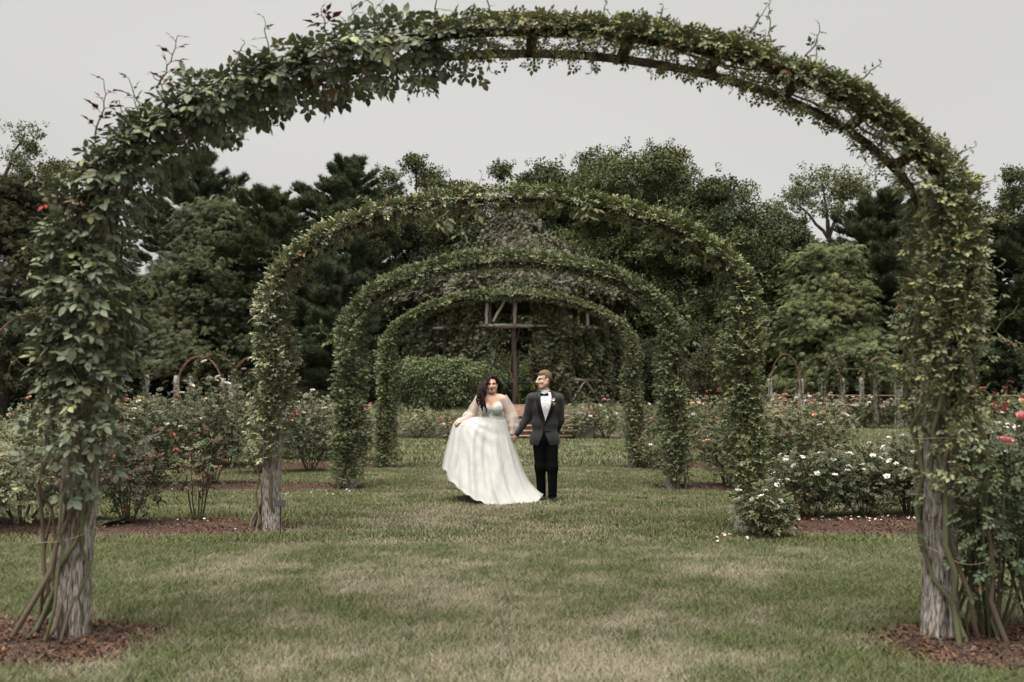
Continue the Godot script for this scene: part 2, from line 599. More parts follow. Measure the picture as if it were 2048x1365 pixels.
func open_bloom(seed_: int) -> ArrayMesh:
	rng.seed = seed_
	var b := MB.new()
	for ring in 2:
		for i in 5:
			var a := TAU * (i + ring * 0.5) / 5 + rr(-.12, .12)
			var o := Vector3(cos(a), 0, sin(a))
			var k := 0.92 + rr(-0.08, 0.08)
			b.leaf8(Vector3(0, 0.02 + ring * 0.03, 0), o + Vector3.UP * (rr(0.05, 0.4) + ring * 0.3), Vector3.UP - o * 0.3, 0.5 - ring * 0.14, 0.46 - ring * 0.1, Color(k, k, k), -0.08, -0.1)
	for i in 8:
		var d := Vector3(rr(-1, 1), 1.6, rr(-1, 1)).normalized()
		b.leaf(Vector3(0, 0.05, 0), d, rdir(), 0.13, 0.05, Color(0.8, 0.55, 0.12))
	return b.mesh(M.petal)

var leafs := {}
var blooms := {}
func petal_mat(name: String, c: Color) -> void:
	var m: StandardMaterial3D = M.petal.duplicate()
	m.resource_name = name
	m.albedo_color = lin(c.r, c.g, c.b)
	M[name] = m
func pieces() -> void:
	var W := Color(1, 1, 1)
	leafs.big = [rose_leaf(101, 1, W), rose_leaf(102, 1, W), rose_leaf(103, 1, W, 1, 0.66)]
	leafs.small = [rose_leaf(111, 0, W), rose_leaf(112, 0, W, 3, 0.5), rose_leaf(113, 0, W)]
	leafs.clump = [leaf_clump(121, 30, 0.27), leaf_clump(122, 30, 0.25), leaf_clump(123, 26, 0.3)]
	leafs.fine = [leaf_clump(131, 46, 0.17), leaf_clump(132, 46, 0.15)]
	leafs.pine = [needle_plume(141, 90), needle_plume(142, 90)]
	leafs.hemlock = [hemlock_spray(151), hemlock_spray(152)]
	leafs.creeper = [creeper_leaves(161, 9), creeper_leaves(162, 9)]
	leafs.hedge = [leaf_clump(171, 34, 0.26, "leaf", 1.0, 0.5), leaf_clump(172, 34, 0.24, "leaf", 1.0, 0.5)]
	blooms.rose = [rose_bloom(181), rose_bloom(182)]
	blooms.open = [open_bloom(183), open_bloom(184)]
	for e in [["white_petal", Color(0.70, 0.68, 0.63)], ["cream_petal", Color(0.76, 0.66, 0.53)], ["peach_petal", Color(0.74, 0.45, 0.32)], ["pink_petal", Color(0.68, 0.30, 0.31)],
			["coral_petal", Color(0.46, 0.14, 0.11)], ["red_petal", Color(0.38, 0.045, 0.055)], ["rose_petal", Color(0.50, 0.11, 0.155)]]:
		petal_mat(e[0], e[1])

# ------------------------------------------------------------------ arches
const SPRING := 2.3
const TOP := 3.50
const HALF := 2.5
func arch_path(side: float, half := HALF, spring := SPRING, top := TOP) -> Array:      # from one foot over to the other, seen from that foot
	var p := []
	for i in 12:
		p.append(Vector3(side * (half + 0.03 * sin(i * 0.5)), spring * i / 12.0, 0))
	for i in 41:
		var a := PI * i / 40.0
		p.append(Vector3(side * half * cos(a), spring + (top - spring) * sin(a), 0))
	for i in range(11, -1, -1):
		p.append(Vector3(-side * half, spring * i / 12.0, 0))
	return p
func along(path: Array, s: float) -> Array:     # point, tangent
	var d := 0.0
	for i in path.size() - 1:
		var l: float = (path[i + 1] - path[i]).length()
		if d + l >= s:
			return [path[i].lerp(path[i + 1], (s - d) / l), (path[i + 1] - path[i]) / l]
		d += l
	return [path[-1], (path[-1] - path[-2]).normalized()]
func wood_post(h: float, r: float, seed_: int, lean := Vector3.ZERO, parts_ := 22, split := 0.0) -> ArrayMesh:
	noise.seed = seed_
	noise.frequency = 1.0
	var b := MB.new()
	var rows := []
	var n := 56
	var sides := 48
	var knots: Array[Vector3] = []
	var cracks: Array[Vector3] = []
	for k in 5: knots.append(Vector3(rr(0, TAU), rr(0.15, h), rr(0.025, 0.05)))
	for k in 9: cracks.append(Vector3(rr(0, TAU), rr(0.1, h), rr(0.15, 0.5)))
	for i in n + 1:
		var y := h * i / n
		var row := []
		for k in sides:
			var a := TAU * k / sides
			var cx := cos(a)
			var cz := sin(a)
			var q := r * (1.0 + 0.16 * exp(-y * 6.0) - 0.10 * y / h)
			q *= 1.0 + 0.17 * noise.get_noise_3d(cx * 1.1, y * 0.9, cz * 1.1) + 0.09 * noise.get_noise_3d(cx * 2.6, y * 1.6, cz * 2.6) + 0.06 * noise.get_noise_3d(cx * 7.0, y * 2.6, cz * 7.0)
			for kn in knots:
				var dk := Vector2(wrapf(a - kn.x, -PI, PI) * r, y - kn.y).length() / kn.z
				if dk < 2.0: q += r * (0.22 * exp(-dk * dk * 2.0) - 0.30 * exp(-dk * dk * 9.0))
			for cr in cracks:        # drying checks: narrow, deep and wandering
				var da := absf(wrapf(a - cr.x - 0.12 * noise.get_noise_1d(y * 2.0 + cr.x * 9.0), -PI, PI))
				q -= r * 0.26 * exp(-da * da * 160.0) * smoothstep(cr.y - cr.z, cr.y, y) * smoothstep(cr.y + cr.z * 1.6, cr.y + cr.z * 0.6, y)
			if split > 0.0:     # a split that opens toward the ground
				var da := absf(wrapf(a - 1.45 - 0.15 * noise.get_noise_1d(y * 3.0), -PI, PI))
				var deep := clampf(1.0 - y / split, 0.0, 1.0)
				q *= 1.0 - 0.5 * deep * exp(-da * da * 60.0)
			row.append(Vector3(cx * q, y + (rr(-0.02, 0.02) if i == n else 0.0), cz * q) + lean * (y / h))
		rows.append(row)
	b.grid(rows, true)
	var m := b.vert(lean + Vector3(0, h + 0.01, 0))
	var s := b.v.size() - 1 - sides
	for k in sides: b.tri(m, s + (k + 1) % sides, s + k)
	return b.mesh(M.post_wood)
func hoop_mesh(z: float, half: float, spring: float, top: float, w: float, t: float, m: Material, from := 1.35) -> ArrayMesh:
	var b := MB.new()
	var rows := []
	var path := []
	for i in 5: path.append(Vector3(-half, lerpf(from, spring, i / 5.0), 0))
	for i in 49:
		var a := PI - PI * i / 48.0
		path.append(Vector3(half * cos(a), spring + (top - spring) * sin(a), 0))
	for i in range(4, -1, -1): path.append(Vector3(half, lerpf(from, spring, i / 5.0), 0))
	for i in path.size():
		var tg: Vector3 = (path[mini(i + 1, path.size() - 1)] - path[maxi(i - 1, 0)]).normalized()
		var nn := Vector3(-tg.y, tg.x, 0)
		var p: Vector3 = path[i] + Vector3(0, 0, z)
		var bz := Vector3(0, 0, w * 0.5)
		rows.append([p + nn * t * 0.5 + bz, p + nn * t * 0.5 - bz, p - nn * t * 0.5 - bz, p - nn * t * 0.5 + bz])
	b.grid(rows, true)
	return b.mesh(m, false)
func make_arch(z: float, cx: float, label: String, detail: bool, seed_: int) -> Node3D:
	rng.seed = seed_
	var t := thing("rose_arch", label, "arch", Vector3(cx, 0, -z), 0, "arches over the lawn walk")
	for s in [-1.0, 1.0]:
		obj("post", wood_post(2.62, 0.098 if detail else 0.10, seed_ + int(s), Vector3(-s * rr(0.0, 0.05), 0, 0), 22, 0.5 if detail else 0.0), t, Transform3D(Basis(Vector3.UP, rr(0, 1) if not detail else 0.0), Vector3(s * HALF, -0.03, 0)))
	for zz in [0.18, -0.18]:
		obj("hoop", hoop_mesh(zz, HALF, SPRING, TOP, 0.014, 0.05, M.rust), t)
	var bar := MB.new()
	bar.box(Transform3D(), Vector3(0.065, 0.03, 0.35), 0.004)
	var bm := bar.mesh(M.rust, false)
	for i in range(1, 14):
		var a := PI * i / 14.0 + 0.02
		var p := Vector3(-HALF * cos(a), SPRING + (TOP - SPRING) * sin(a), 0)
		obj("crossbar", bm, t, Transform3D(Basis(Vector3.BACK, atan2((TOP - SPRING) * cos(a), HALF * sin(a))), p))
	return t
func twine_ring(p: Vector3, r: Vector3, tilt: float, seed_: int) -> ArrayMesh:
	rng.seed = seed_
	var b := MB.new()
	var pts := []
	var rad := []
	for i in 25:
		var a := TAU * i / 24.0
		pts.append(p + Vector3(cos(a) * r.x * (1.0 + 0.12 * sin(a * 2.0 + seed_)), tilt * cos(a) - 0.03 * maxf(0.0, sin(a)) + 0.016 * sin(a * 3.0 + seed_), sin(a) * r.z))
		rad.append(0.0022)
	b.tube(pts, rad, 5, Color.WHITE, false)
	return b.mesh(M.twine)

# one climbing rose on one leg of an arch
# o: z, cx, side, reach (metres along the path), count, size, leaf kind, colour, thickness etc.
func climbing_rose(o: Dictionary) -> Node3D:
	rng.seed = o.seed
	noise.seed = o.seed
	noise.frequency = 1.0
	var side: float = o.side
	var root := thing("climbing_rose", o.label, "climbing rose", Vector3(o.cx + side * HALF, 0, -o.z), 0, "climbing roses on the arches")
	root.basis = Basis(Vector3.RIGHT, Vector3(o.get("lean", 0.0), 1, 0), Vector3.BACK)
	var path := arch_path(side)
	var off := Vector3(-side * HALF, 0, 0)
	var leg := SPRING
	var ends: Array = []
	# canes
	var ncane: int = o.get("canes", 7)
	for k in ncane:
		var b := MB.new()
		var a := rr(0, TAU)
		var outer := rr(0.11, 0.2)
		var foot := Vector3(side * rr(-0.05, 0.30), -0.02, rr(-0.2, 0.25))
		var pts := []
		var rad := []
		var top: float = o.reach * rr(0.45, 0.95)
		var n := int(top / 0.16) + 4
		var r0 := rr(0.009, 0.018)
		for i in n:
			var s := top * i / (n - 1)
			var q := along(path, s)
			var tg: Vector3 = q[1]
			var nn := Vector3(-tg.y, tg.x, 0)
			if nn.dot(q[0] - Vector3(0, 1.2, 0)) < 0: nn = -nn
			a += rr(-0.35, 0.4)
			var crown := clampf(absf(tg.x) * 1.3, 0.0, 1.0)
			var c: Vector3 = q[0] + off + nn * (cos(a) * outer * (1.1 - 0.8 * crown) + 0.05 * crown) + Vector3(0, 0, sin(a) * outer * 1.35)
			var w := exp(-s * 2.2)
			pts.append(c.lerp(foot + Vector3(0, s, 0), w) + rdir() * 0.035 if i > 0 else foot)
			rad.append(r0 * (1.0 - 0.7 * s / top))
		var col := Color(0.15, 0.115, 0.085) if rng.randf() < 0.55 else Color(0.13, 0.135, 0.075)
		b.tube(pts, rad, 6, col)
		obj("cane", b.mesh(M.cane), root)
	# foliage
	var xf := []
	var col := []
	var key := []
	var s0: float = o.get("from", 0.45)
	var rx: float = o.rx
	var rz: float = o.rz
	var count: int = o.count
	var c0: Color = o.col
	while xf.size() < count:
		var u := rng.randf()
		var s: float = lerpf(s0, o.reach, u)
		var fade := clampf((o.reach - s) / 0.9, 0.0, 1.0)
		if rng.randf() > 0.25 + 0.75 * fade: continue
		var low := clampf((s - s0) / 1.1, 0.0, 1.0)
		if rng.randf() > float(o.get("low", 0.3)) + low: continue
		var q := along(path, s)
		var tg: Vector3 = q[1]
		var nn := Vector3(-tg.y, tg.x, 0)
		var mid := Vector3(0, 1.2, 0)
		if nn.dot(q[0] - mid) < 0: nn = -nn
		var flat := clampf(absf(tg.x) * 1.3, 0.0, 1.0)      # 0 on the leg, 1 over the crown
		var a := rng.randf() * TAU if rng.randf() > float(o.get("facing", 0.3)) else PI * 0.5 + rr(-0.9, 0.9)
		var inner := cos(a) < -0.1
		if inner and rng.randf() < flat * float(o.get("bare", 0.8)): continue
		var lump := 1.0 + 0.55 * noise.get_noise_3d(s * 1.6, cos(a) * 0.9 + o.seed, sin(a) * 0.9)
		if noise.get_noise_3d(s * 2.6 + 40.0, cos(a) * 1.3, sin(a) * 1.3) < float(o.get("gap", -0.38)) - 0.1 * low: continue
		var rf := lerpf(float(o.get("core", 0.5)), 1.06, pow(rng.randf(), 0.55)) * lump
		var ra := rx * lerpf(1.0, float(o.get("thin", 0.72)), flat)
		var rad := nn * cos(a) * ra * rf + Vector3(0, 0, sin(a) * rz * rf)
		var c: Vector3 = q[0] + off + nn * float(o.get("lift", 0.07)) * flat + rad
		var out := (nn * cos(a) + Vector3(0, 0, sin(a))).normalized()
		var dir := out * 0.75 + rdir() * 0.65 + Vector3(0, -0.45 if o.kind == "big" else -0.05, 0) + tg * 0.25
		var nrm := out * 0.55 + Vector3.UP * 0.8 + rdir() * 0.45
		var sz: float = o.size * rr(0.55, 1.25)
		xf.append(Transform3D(orient(dir, nrm, sz), c))
		var cc := tone(c0, 0.3)
		if rng.randf() < float(o.get("rusty", 0.012)): cc = Color(0.17, 0.085, 0.055)
		elif rng.randf() < 0.10: cc = Color(c0.r * 1.7, c0.g * 1.6, c0.b * 1.2)
		col.append(cc)
		key.append(c.z * 1.0 + rf * 0.35 + rr(0, 0.15))
	var kinds: Array = leafs[o.kind]
	var picked := {}
	if o.get("single", 0) > 0:
		var order := range(xf.size())
		order.sort_custom(func(i, j): return key[i] > key[j])
		var tints := []
		for k in 7:
			var cc := tone(c0, 0.35)
			if k == 6: cc = Color(c0.r * 1.7, c0.g * 1.6, c0.b * 1.2)
			tints.append(rose_leaf(int(o.seed) * 10 + k, 1 if o.kind == "big" else 0, cc, 2 if k != 3 else 1, 0.62))
		for k in int(o.single):
			var i: int = order[k]
			picked[i] = true
			obj("leaf", tints[i % 7], root, xf[i])
	for k in kinds.size():
		var x2 := []
		var c2 := []
		for i in range(k, xf.size(), kinds.size()):
			if not picked.has(i):
				x2.append(xf[i])
				c2.append(col[i])
		scatter("foliage", kinds[k], x2, c2, root)
	# young shoots: [from, to, bend, leaf colour, leaf size, n]
	var sprays: Array = o.get("shoots", []).duplicate()
	for k in 16:                       # short new growth standing off the mat
		var s := rr(1.2, float(o.reach) - 0.2)
		var q := along(path, s)
		var tg: Vector3 = q[1]
		var nn := Vector3(-tg.y, tg.x, 0)
		if nn.dot(q[0] - Vector3(0, 1.2, 0)) < 0: nn = -nn
		var p0: Vector3 = root.transform * (q[0] + off + nn * rx * 0.5 + Vector3(0, 0, rr(-0.1, 0.25)))
		var p1 := p0 + (nn + tg * rr(-0.9, 0.9) + Vector3(0, rr(0.0, 0.5), rr(-0.4, 0.6))).normalized() * rr(0.14, 0.30)
		sprays.append([p0, p1, Vector3.ZERO, Color(c0.r * 1.25, c0.g * 1.25, c0.b * 1.15), float(o.size) * rr(0.7, 0.95), 6])
	for sh in sprays:
		var b := MB.new()
		var pts := []
		var rad := []
		var lf: Color = sh[3]
		var base: Vector3 = root.transform.affine_inverse() * sh[0]
		var tip: Vector3 = root.transform.affine_inverse() * sh[1]
		for i in 9:
			var t := i / 8.0
			pts.append(base.lerp(tip, t) + sh[2] * sin(t * PI) + rdir() * 0.008)
			rad.append(lerpf(0.006, 0.002, t))
		b.tube(pts, rad, 5, Color(0.16, 0.07, 0.05) if lf.r > lf.g else Color(0.10, 0.11, 0.05))
		var fwd := (tip - base).normalized()
		for i in int(sh[5]):
			var t := lerpf(0.12, 1.0, float(i) / (int(sh[5]) - 1))
			var p: Vector3 = pts[mini(8, int(t * 8.0))]
			var sd := (rdir() * 0.5 + fwd.cross(Vector3(0, 0.3, 1)).normalized() * (1.0 if i % 2 == 0 else -1.0) + fwd * 0.5 + Vector3(0, -0.1, 0)).normalized()
			var sz: float = sh[4] * rr(0.7, 1.15) * lerpf(1.1, 0.55, t)
			var cc := tone(lf, 0.3)
			var nn := Vector3.UP + rdir() * 0.5
			var stalk := Color(cc.r * 0.8, cc.g * 0.7, cc.b * 0.7)
			b.tri(b.vert(p - fwd * 0.003, stalk), b.vert(p + sd * sz * 0.5, stalk), b.vert(p + fwd * 0.003, stalk))
			b.leaf(p + sd * sz * 0.45, sd, nn, sz * 0.6, sz * 0.36, cc, 0.12, 0.2)
			for s2 in [-1.0, 1.0]:
				b.leaf(p + sd * sz * 0.26, (sd + sd.cross(nn).normalized() * s2 * 1.1).normalized(), nn, sz * 0.48, sz * 0.3, cc, 0.12, 0.2)
		obj("shoot", b.mesh(M.leaf), root)
	return root

# ------------------------------------------------------------------ rose bushes
# p: at, w, h, n (leaves), size, col, bloom [mat names], nb, bs (bloom size), open, stems, label, group
func rose_bush(p: Dictionary) -> Node3D:
	rng.seed = p.seed
	noise.seed = p.seed
	noise.frequency = 1.0
	var root := thing(p.get("name", "rose_bush"), p.label, p.get("category", "rose bush"), p.at, rr(0, TAU) if not p.get("still", false) else 0.0, p.get("group", ""))
	var w: float = p.w * 0.56
	var h: float = p.h
	var tips := []
	var ns: int = p.get("stems", 9)
	for k in ns:
		var a := TAU * k / ns + rr(-.3, .3)
		var rad_ := w * rr(0.25, 0.85)
		var tip := Vector3(cos(a) * rad_, h * rr(0.72, 1.0) * (1.0 - 0.22 * rad_ / w), sin(a) * rad_)
		var b := MB.new()
		var pts := []
		var rd := []
		for i in 6:
			var t := i / 5.0
			pts.append(Vector3(tip.x * pow(t, 0.8), tip.y * t, tip.z * pow(t, 0.8)) * 1.0 + Vector3(cos(a), 0, sin(a)) * 0.04 * (1 - t) + rdir() * 0.015 * t)
			rd.append(lerpf(0.011, 0.004, t))
		pts[0].y = -0.02
		b.tube(pts, rd, 5, Color(0.10, 0.085, 0.055) if k % 2 else Color(0.09, 0.10, 0.05))
		obj("stem", b.mesh(M.cane), root)
		tips.append([pts, tip])
	var xf := []
	var col := []
	var base: float = p.get("skirt", 0.08)
	var n: int = int(p.n * 1.55)
	while xf.size() < n:
		var d := rdir()
		var rf := pow(rng.randf(), 0.42)
		var lump := 1.0 + 0.5 * noise.get_noise_3d(d.x * 1.7, d.y * 1.7, d.z * 1.7) + 0.25 * noise.get_noise_3d(d.x * 4.0, d.y * 4.0, d.z * 4.0)
		var q := Vector3(d.x * w * rf * lump, 0, d.z * w * rf * lump)
		q.y = h * (0.55 + 0.45 * d.y * rf * lump)
		if rng.randf() < 0.35:           # leaves along the stems too
			var st: Array = tips[rng.randi() % ns][0]
			var i := rng.randi_range(2, 5)
			q = st[i] + rdir() * 0.1
		if q.y < h * base or rng.randf() > 0.4 + q.y / h * 1.8: continue
		var out := Vector3(d.x, d.y * 0.6 + 0.2, d.z)
		xf.append(Transform3D(orient(out * 0.8 + rdir() * 0.7 + Vector3(0, -0.1, 0), Vector3.UP + out * 0.3 + rdir() * 0.5, float(p.size) * rr(0.7, 1.2)), q))
		var cc := tone(p.col, 0.32)
		if rng.randf() < float(p.get("red", 0.03)): cc = tone(Color(0.115, 0.052, 0.036), 0.3)
		col.append(cc)
	var kinds: Array = leafs[p.get("kind", "small")]
	for k in kinds.size():
		var x2 := []
		var c2 := []
		for i in range(k, n, kinds.size()):
			x2.append(xf[i])
			c2.append(col[i])
		scatter("foliage", kinds[k], x2, c2, root)
	var nb: int = int(p.get("nb", 10) * 1.6)
	var shapes: Array = blooms.open if p.get("open", false) else blooms.rose
	for k in nb:
		var d := rdir()
		d.y = absf(d.y) * 0.9 + 0.05
		if k % 3 != 0: d.y = maxf(d.y, float(p.get("crest", 0.3)))
		d = d.normalized()
		var lump := 1.0 + 0.5 * noise.get_noise_3d(d.x * 1.7, d.y * 1.7, d.z * 1.7)
		var q := Vector3(d.x * w * lump, h * (0.55 + 0.47 * d.y * lump), d.z * w * lump) * rr(0.95, 1.06)
		var o := obj("bloom", shapes[k % 2], root, Transform3D(orient(Vector3(rr(-1, 1), 0.1, rr(-1, 1)), d * 0.7 + Vector3.UP * 0.5 + rdir() * 0.6, float(p.bs) * rr(0.7, 1.15)), q))
		var names: Array = p.bloom
		o.material_override = M[names[k % names.size()]]
	return root

# ------------------------------------------------------------------ trees
func limb(b: MB, a: Vector3, e: Vector3, r0: float, r1: float, wob: float, sides := 7) -> void:
	var pts := []
	var rd := []
	for i in 7:
		var t := i / 6.0
		pts.append(a.lerp(e, t) + Vector3(0, sin(t * PI) * wob * 0.3, 0) + (rdir() * wob * 0.16 if i > 0 and i < 6 else Vector3.ZERO))
		rd.append(lerpf(r0, r1, t))
	b.tube(pts, rd, sides)
func pack(root: Node, kind: String, xf: Array, col: Array) -> void:
	var kinds: Array = leafs[kind]
	for k in kinds.size():
		var x2 := []
		var c2 := []
		for i in range(k, xf.size(), kinds.size()):
			x2.append(xf[i])
			c2.append(col[i])
		scatter("crown", kinds[k], x2, c2, root)
# broadleaf: lobes of leaf clumps carried by limbs; o: at, h, w, base (share of h where the crown begins), lobes, per, cs, col, label
func broadleaf(o: Dictionary) -> void:
	rng.seed = o.seed
	noise.seed = o.seed
	noise.frequency = 1.0
	var t := thing("broadleaf_tree", o.label, "tree", o.at, 0, "trees of the wood behind the garden")
	var h: float = o.h
	var w: float = o.w * 0.68
	var cb: float = h * float(o.get("base", 0.2))
	var b := MB.new()
	var lean := Vector3(rr(-.6, .6), 0, rr(-.5, .5))
	limb(b, Vector3(0, -0.1, 0), Vector3(lean.x, h * 0.8, lean.z), h * 0.02, h * 0.005, 0.5, 10)
	obj("trunk", b.mesh(M.bark), t)
	var xf := []
	var col := []
	var mid := lerpf(cb, h, 0.5)
	var half := (h - cb) * 0.5
	var per: int = o.per
	var thick: float = o.get("thick", 0.0)
	var boughs := []
	var tries := 0
	while boughs.size() < int(int(o.lobes) * 1.35) and tries < 4000:
		tries += 1
		var d := rdir()
		var rf := pow(rng.randf(), 0.45)
		var reach := 0.92 + 0.5 * noise.get_noise_3d(d.x * 1.4 + 11.0, d.y * 1.4, d.z * 1.4)
		var p := Vector3(d.x * w * rf * reach, mid + d.y * half * minf(0.97, rf * (reach + 0.25)), d.z * w * rf * reach)
		var near := false
		for q in boughs:
			if (q - p).length() < float(o.w) * 0.085: near = true
		if not near: boughs.append(p)
	var ymax := 0.0
	for q in boughs: ymax = maxf(ymax, q.y)
	for q in boughs.size():       # the highest bough carries the tree's full height
		boughs[q].y = cb + (boughs[q].y - cb) * (h - 0.055 * float(o.w) - cb) / (ymax - cb)
	for c in boughs:
		var br: float = float(o.w) * rr(0.085, 0.16)
		var tint := tone(o.col, 0.14)
		for k in per:
			# dense heart, ragged edge
			var g := Vector3(rng.randfn(), rng.randfn() * 0.62, rng.randfn()) * br * 0.62
			var p: Vector3 = c + g
			if p.y > h + 0.4: continue
			if noise.get_noise_3d(p.x * 1.1, p.y * 1.4, p.z * 1.1) + thick < -0.12: continue
			xf.append(Transform3D(orient(g + rdir() * 0.6, Vector3.UP + rdir() * 0.6, float(o.cs) * rr(0.5, 1.25)), p))
			col.append(tone(tint, 0.22))
	for k in 13:
		var lb := MB.new()
		var e: Vector3 = boughs[k * 3 % boughs.size()]
		var y0 := clampf(e.y - Vector2(e.x, e.z).length() * 0.9, h * 0.15, h * 0.72)
		limb(lb, Vector3(lean.x * y0 / h * 1.25, y0, lean.z * y0 / h * 1.25), e, h * 0.008, h * 0.002, 0.6)
		obj("limb", lb.mesh(M.bark), t)
	pack(t, o.get("kind", "clump"), xf, col)
# pine: whorls of level boughs with plumes of needles
func pine(o: Dictionary) -> void:
	rng.seed = o.seed
	var t := thing("pine_tree", o.label, "tree", o.at, 0, "trees of the wood behind the garden")
	var h: float = o.h
	var b := MB.new()
	var lean := Vector3(rr(-.4, .4), 0, 0)
	limb(b, Vector3(0, -0.1, 0), Vector3(lean.x, h * 0.98, 0), h * 0.018, 0.03, 0.3, 9)
	obj("trunk", b.mesh(M.bark), t)
	var lb := MB.new()
	var xf := []
	var col := []
	var y: float = h * float(o.get("base", 0.12))
	while y < h * 0.985:
		var f := (y - h * float(o.get("base", 0.12))) / (h * (1.0 - float(o.get("base", 0.12))))
		var prof := minf(1.0, (1.0 - f) * 2.4 + 0.12) * (0.75 + 0.25 * minf(1.0, f * 4.0 + 0.4))
		var nb := 4 + (rng.randi() % 3)
		var a0 := rr(0, TAU)
		for k in nb:
			var a := a0 + TAU * k / nb + rr(-.35, .35)
			var l: float = o.w * 0.5 * prof * rr(0.55, 1.12)
			if l < 0.25: l = 0.25
			var rise := lerpf(-0.05, 0.55, f) + rr(-.08, .12)
			var dir := Vector3(cos(a), rise, sin(a))
			var p0 := Vector3(lean.x * y / h, y, 0)
			var p1 := p0 + dir * l + Vector3(0, l * 0.10, 0)
			limb(lb, p0, p1, 0.02 + l * 0.014, 0.012, 0.15, 5)
			var nt := int(6 + l * float(o.get("dense", 7.0)))
			for j in nt:
				var s := pow(rng.randf(), 0.65)
				var side := rr(-1, 1) * l * 0.26 * (1.15 - s * 0.6)
				var p := p0.lerp(p1, 0.18 + 0.85 * s) + Vector3(-sin(a), 0, cos(a)) * side + Vector3(0, sin(s * PI) * l * 0.03 + rr(-0.12, 0.16), 0)
				var dd := dir + Vector3(-sin(a), 0, cos(a)) * side / l * 2.0 + Vector3(0, 0.35, 0) + rdir() * 0.3
				xf.append(Transform3D(orient(dd, Vector3.UP + rdir() * 0.3, float(o.cs) * rr(0.75, 1.25)), p))
				col.append(tone(o.col, 0.25))
		y += lerpf(float(o.get("step", 0.75)), 0.45, f) * rr(0.8, 1.25)
	obj("boughs", lb.mesh(M.bark), t).set_meta("kind", "stuff")
	pack(t, "pine", xf, col)
# dense drooping conifer: a lumpy cone hung with sprays
func hemlock(o: Dictionary) -> void:
	rng.seed = o.seed
	noise.seed = o.seed
	noise.frequency = 1.0
	var t := thing("hemlock_tree", o.label, "tree", o.at, 0, "trees of the wood behind the garden")
	var h: float = o.h
	var b := MB.new()
	limb(b, Vector3(0, -0.1, 0), Vector3(0, h * 0.97, 0), h * 0.016, 0.03, 0.2, 8)
	obj("trunk", b.mesh(M.bark), t)
	for k in 16:
		var lb := MB.new()
		var y := h * rr(0.12, 0.85)
		var a := rr(0, TAU)
		var l: float = o.w * 0.45 * pow(1.0 - y / h, float(o.get("pow", 0.6)))
		limb(lb, Vector3(0, y, 0), Vector3(cos(a) * l, y + l * 0.25, sin(a) * l), 0.05, 0.012, 0.2, 5)
		obj("limb", lb.mesh(M.bark), t)
	var xf := []
	var col := []
	var lo: float = o.get("base", 0.15)
	var nb := 95
	for k in nb:                     # layered boughs: flat fans, thick at the heart and ragged at the rim
		var f := (k + rng.randf()) / nb
		var a := k * 2.4 + rr(-0.5, 0.5)
		var prof := pow(1.0 - f * 0.97, float(o.get("pow", 0.6)))
		var reach := 0.86 + 0.55 * noise.get_noise_3d(cos(a) * 1.3, f * h * 0.3, sin(a) * 1.3) + rr(-0.12, 0.16)
		var r: float = o.w * 0.5 * prof * reach * rr(0.55, 0.95)
		var c := Vector3(cos(a) * r, h * lerpf(lo, 0.96, f), sin(a) * r)
		var br: float = o.w * rr(0.10, 0.17) * lerpf(1.0, 0.6, f)
		var tint := tone(o.col, 0.15)
		for q in int(o.n) / nb:
			var g := Vector3(rng.randfn(), rng.randfn() * 0.42, rng.randfn()) * br * 0.7
			g.y -= 0.12 * Vector2(g.x, g.z).length()
			var p := c + g
			var dir := Vector3(p.x, 0, p.z).normalized() + Vector3(0, rr(-0.7, 0.3), 0) + rdir() * 0.7
			xf.append(Transform3D(orient(dir, Vector3.UP + rdir() * 0.5, float(o.cs) * rr(0.5, 1.25)), p))
			col.append(tone(tint, 0.25))
	pack(t, "hemlock", xf, col)
# rounded shrub or clipped hedge of leaf clumps
func shrub(o: Dictionary) -> Node3D:
	rng.seed = o.seed
	noise.seed = o.seed
	noise.frequency = 1.0
	var t := thing(o.get("name", "shrub"), o.label, o.get("category", "shrub"), o.at, 0, o.get("group", ""))
	var s: Vector3 = o.size * 0.5
	for k in int(o.get("stems", 5)):
		var b := MB.new()
		var e := Vector3(rr(-.7, .7) * s.x, s.y * rr(1.0, 1.5), rr(-.6, .6) * s.z)
		limb(b, Vector3(e.x * 0.35, -0.05, e.z * 0.35), e, 0.03, 0.01, 0.12, 5)
		obj("stem", b.mesh(M.bark), t)
	var xf := []
	var col := []
	var pw: float = o.get("square", 2.0)
	while xf.size() < int(o.n):
		var d := rdir()
		if d.y < 0 and rng.randf() < 0.4: d.y = -d.y
		var k := 1.0 / pow(pow(absf(d.x), pw) + pow(absf(d.y), pw) + pow(absf(d.z), pw), 1.0 / pw)
		var lump := 1.0 + float(o.get("rough", 0.3)) * noise.get_noise_3d(d.x * k * s.x * 1.1, d.y * k * s.y * 1.1, d.z * k * s.z * 1.1) + 0.16 * noise.get_noise_3d(d.x * s.x * 3.5, d.y * s.y * 3.5, d.z * s.z * 3.5)
		var p := d * s * k * lump * pow(rng.randf(), 0.22)
		p.y += s.y
		if p.y < 0.04: continue
		xf.append(Transform3D(orient(d + Vector3.UP * 0.5 + rdir() * 0.7, Vector3.UP + d + rdir() * 0.5, float(o.cs) * rr(0.7, 1.3)), p))
		col.append(tone(o.col, 0.25))
	var kinds: Array = leafs[o.get("kind", "fine")]
	for k in kinds.size():
		var x2 := []
		var c2 := []
		for i in range(k, xf.size(), kinds.size()):
			x2.append(xf[i])
			c2.append(col[i])
		scatter("foliage", kinds[k], x2, c2, t)
	return t

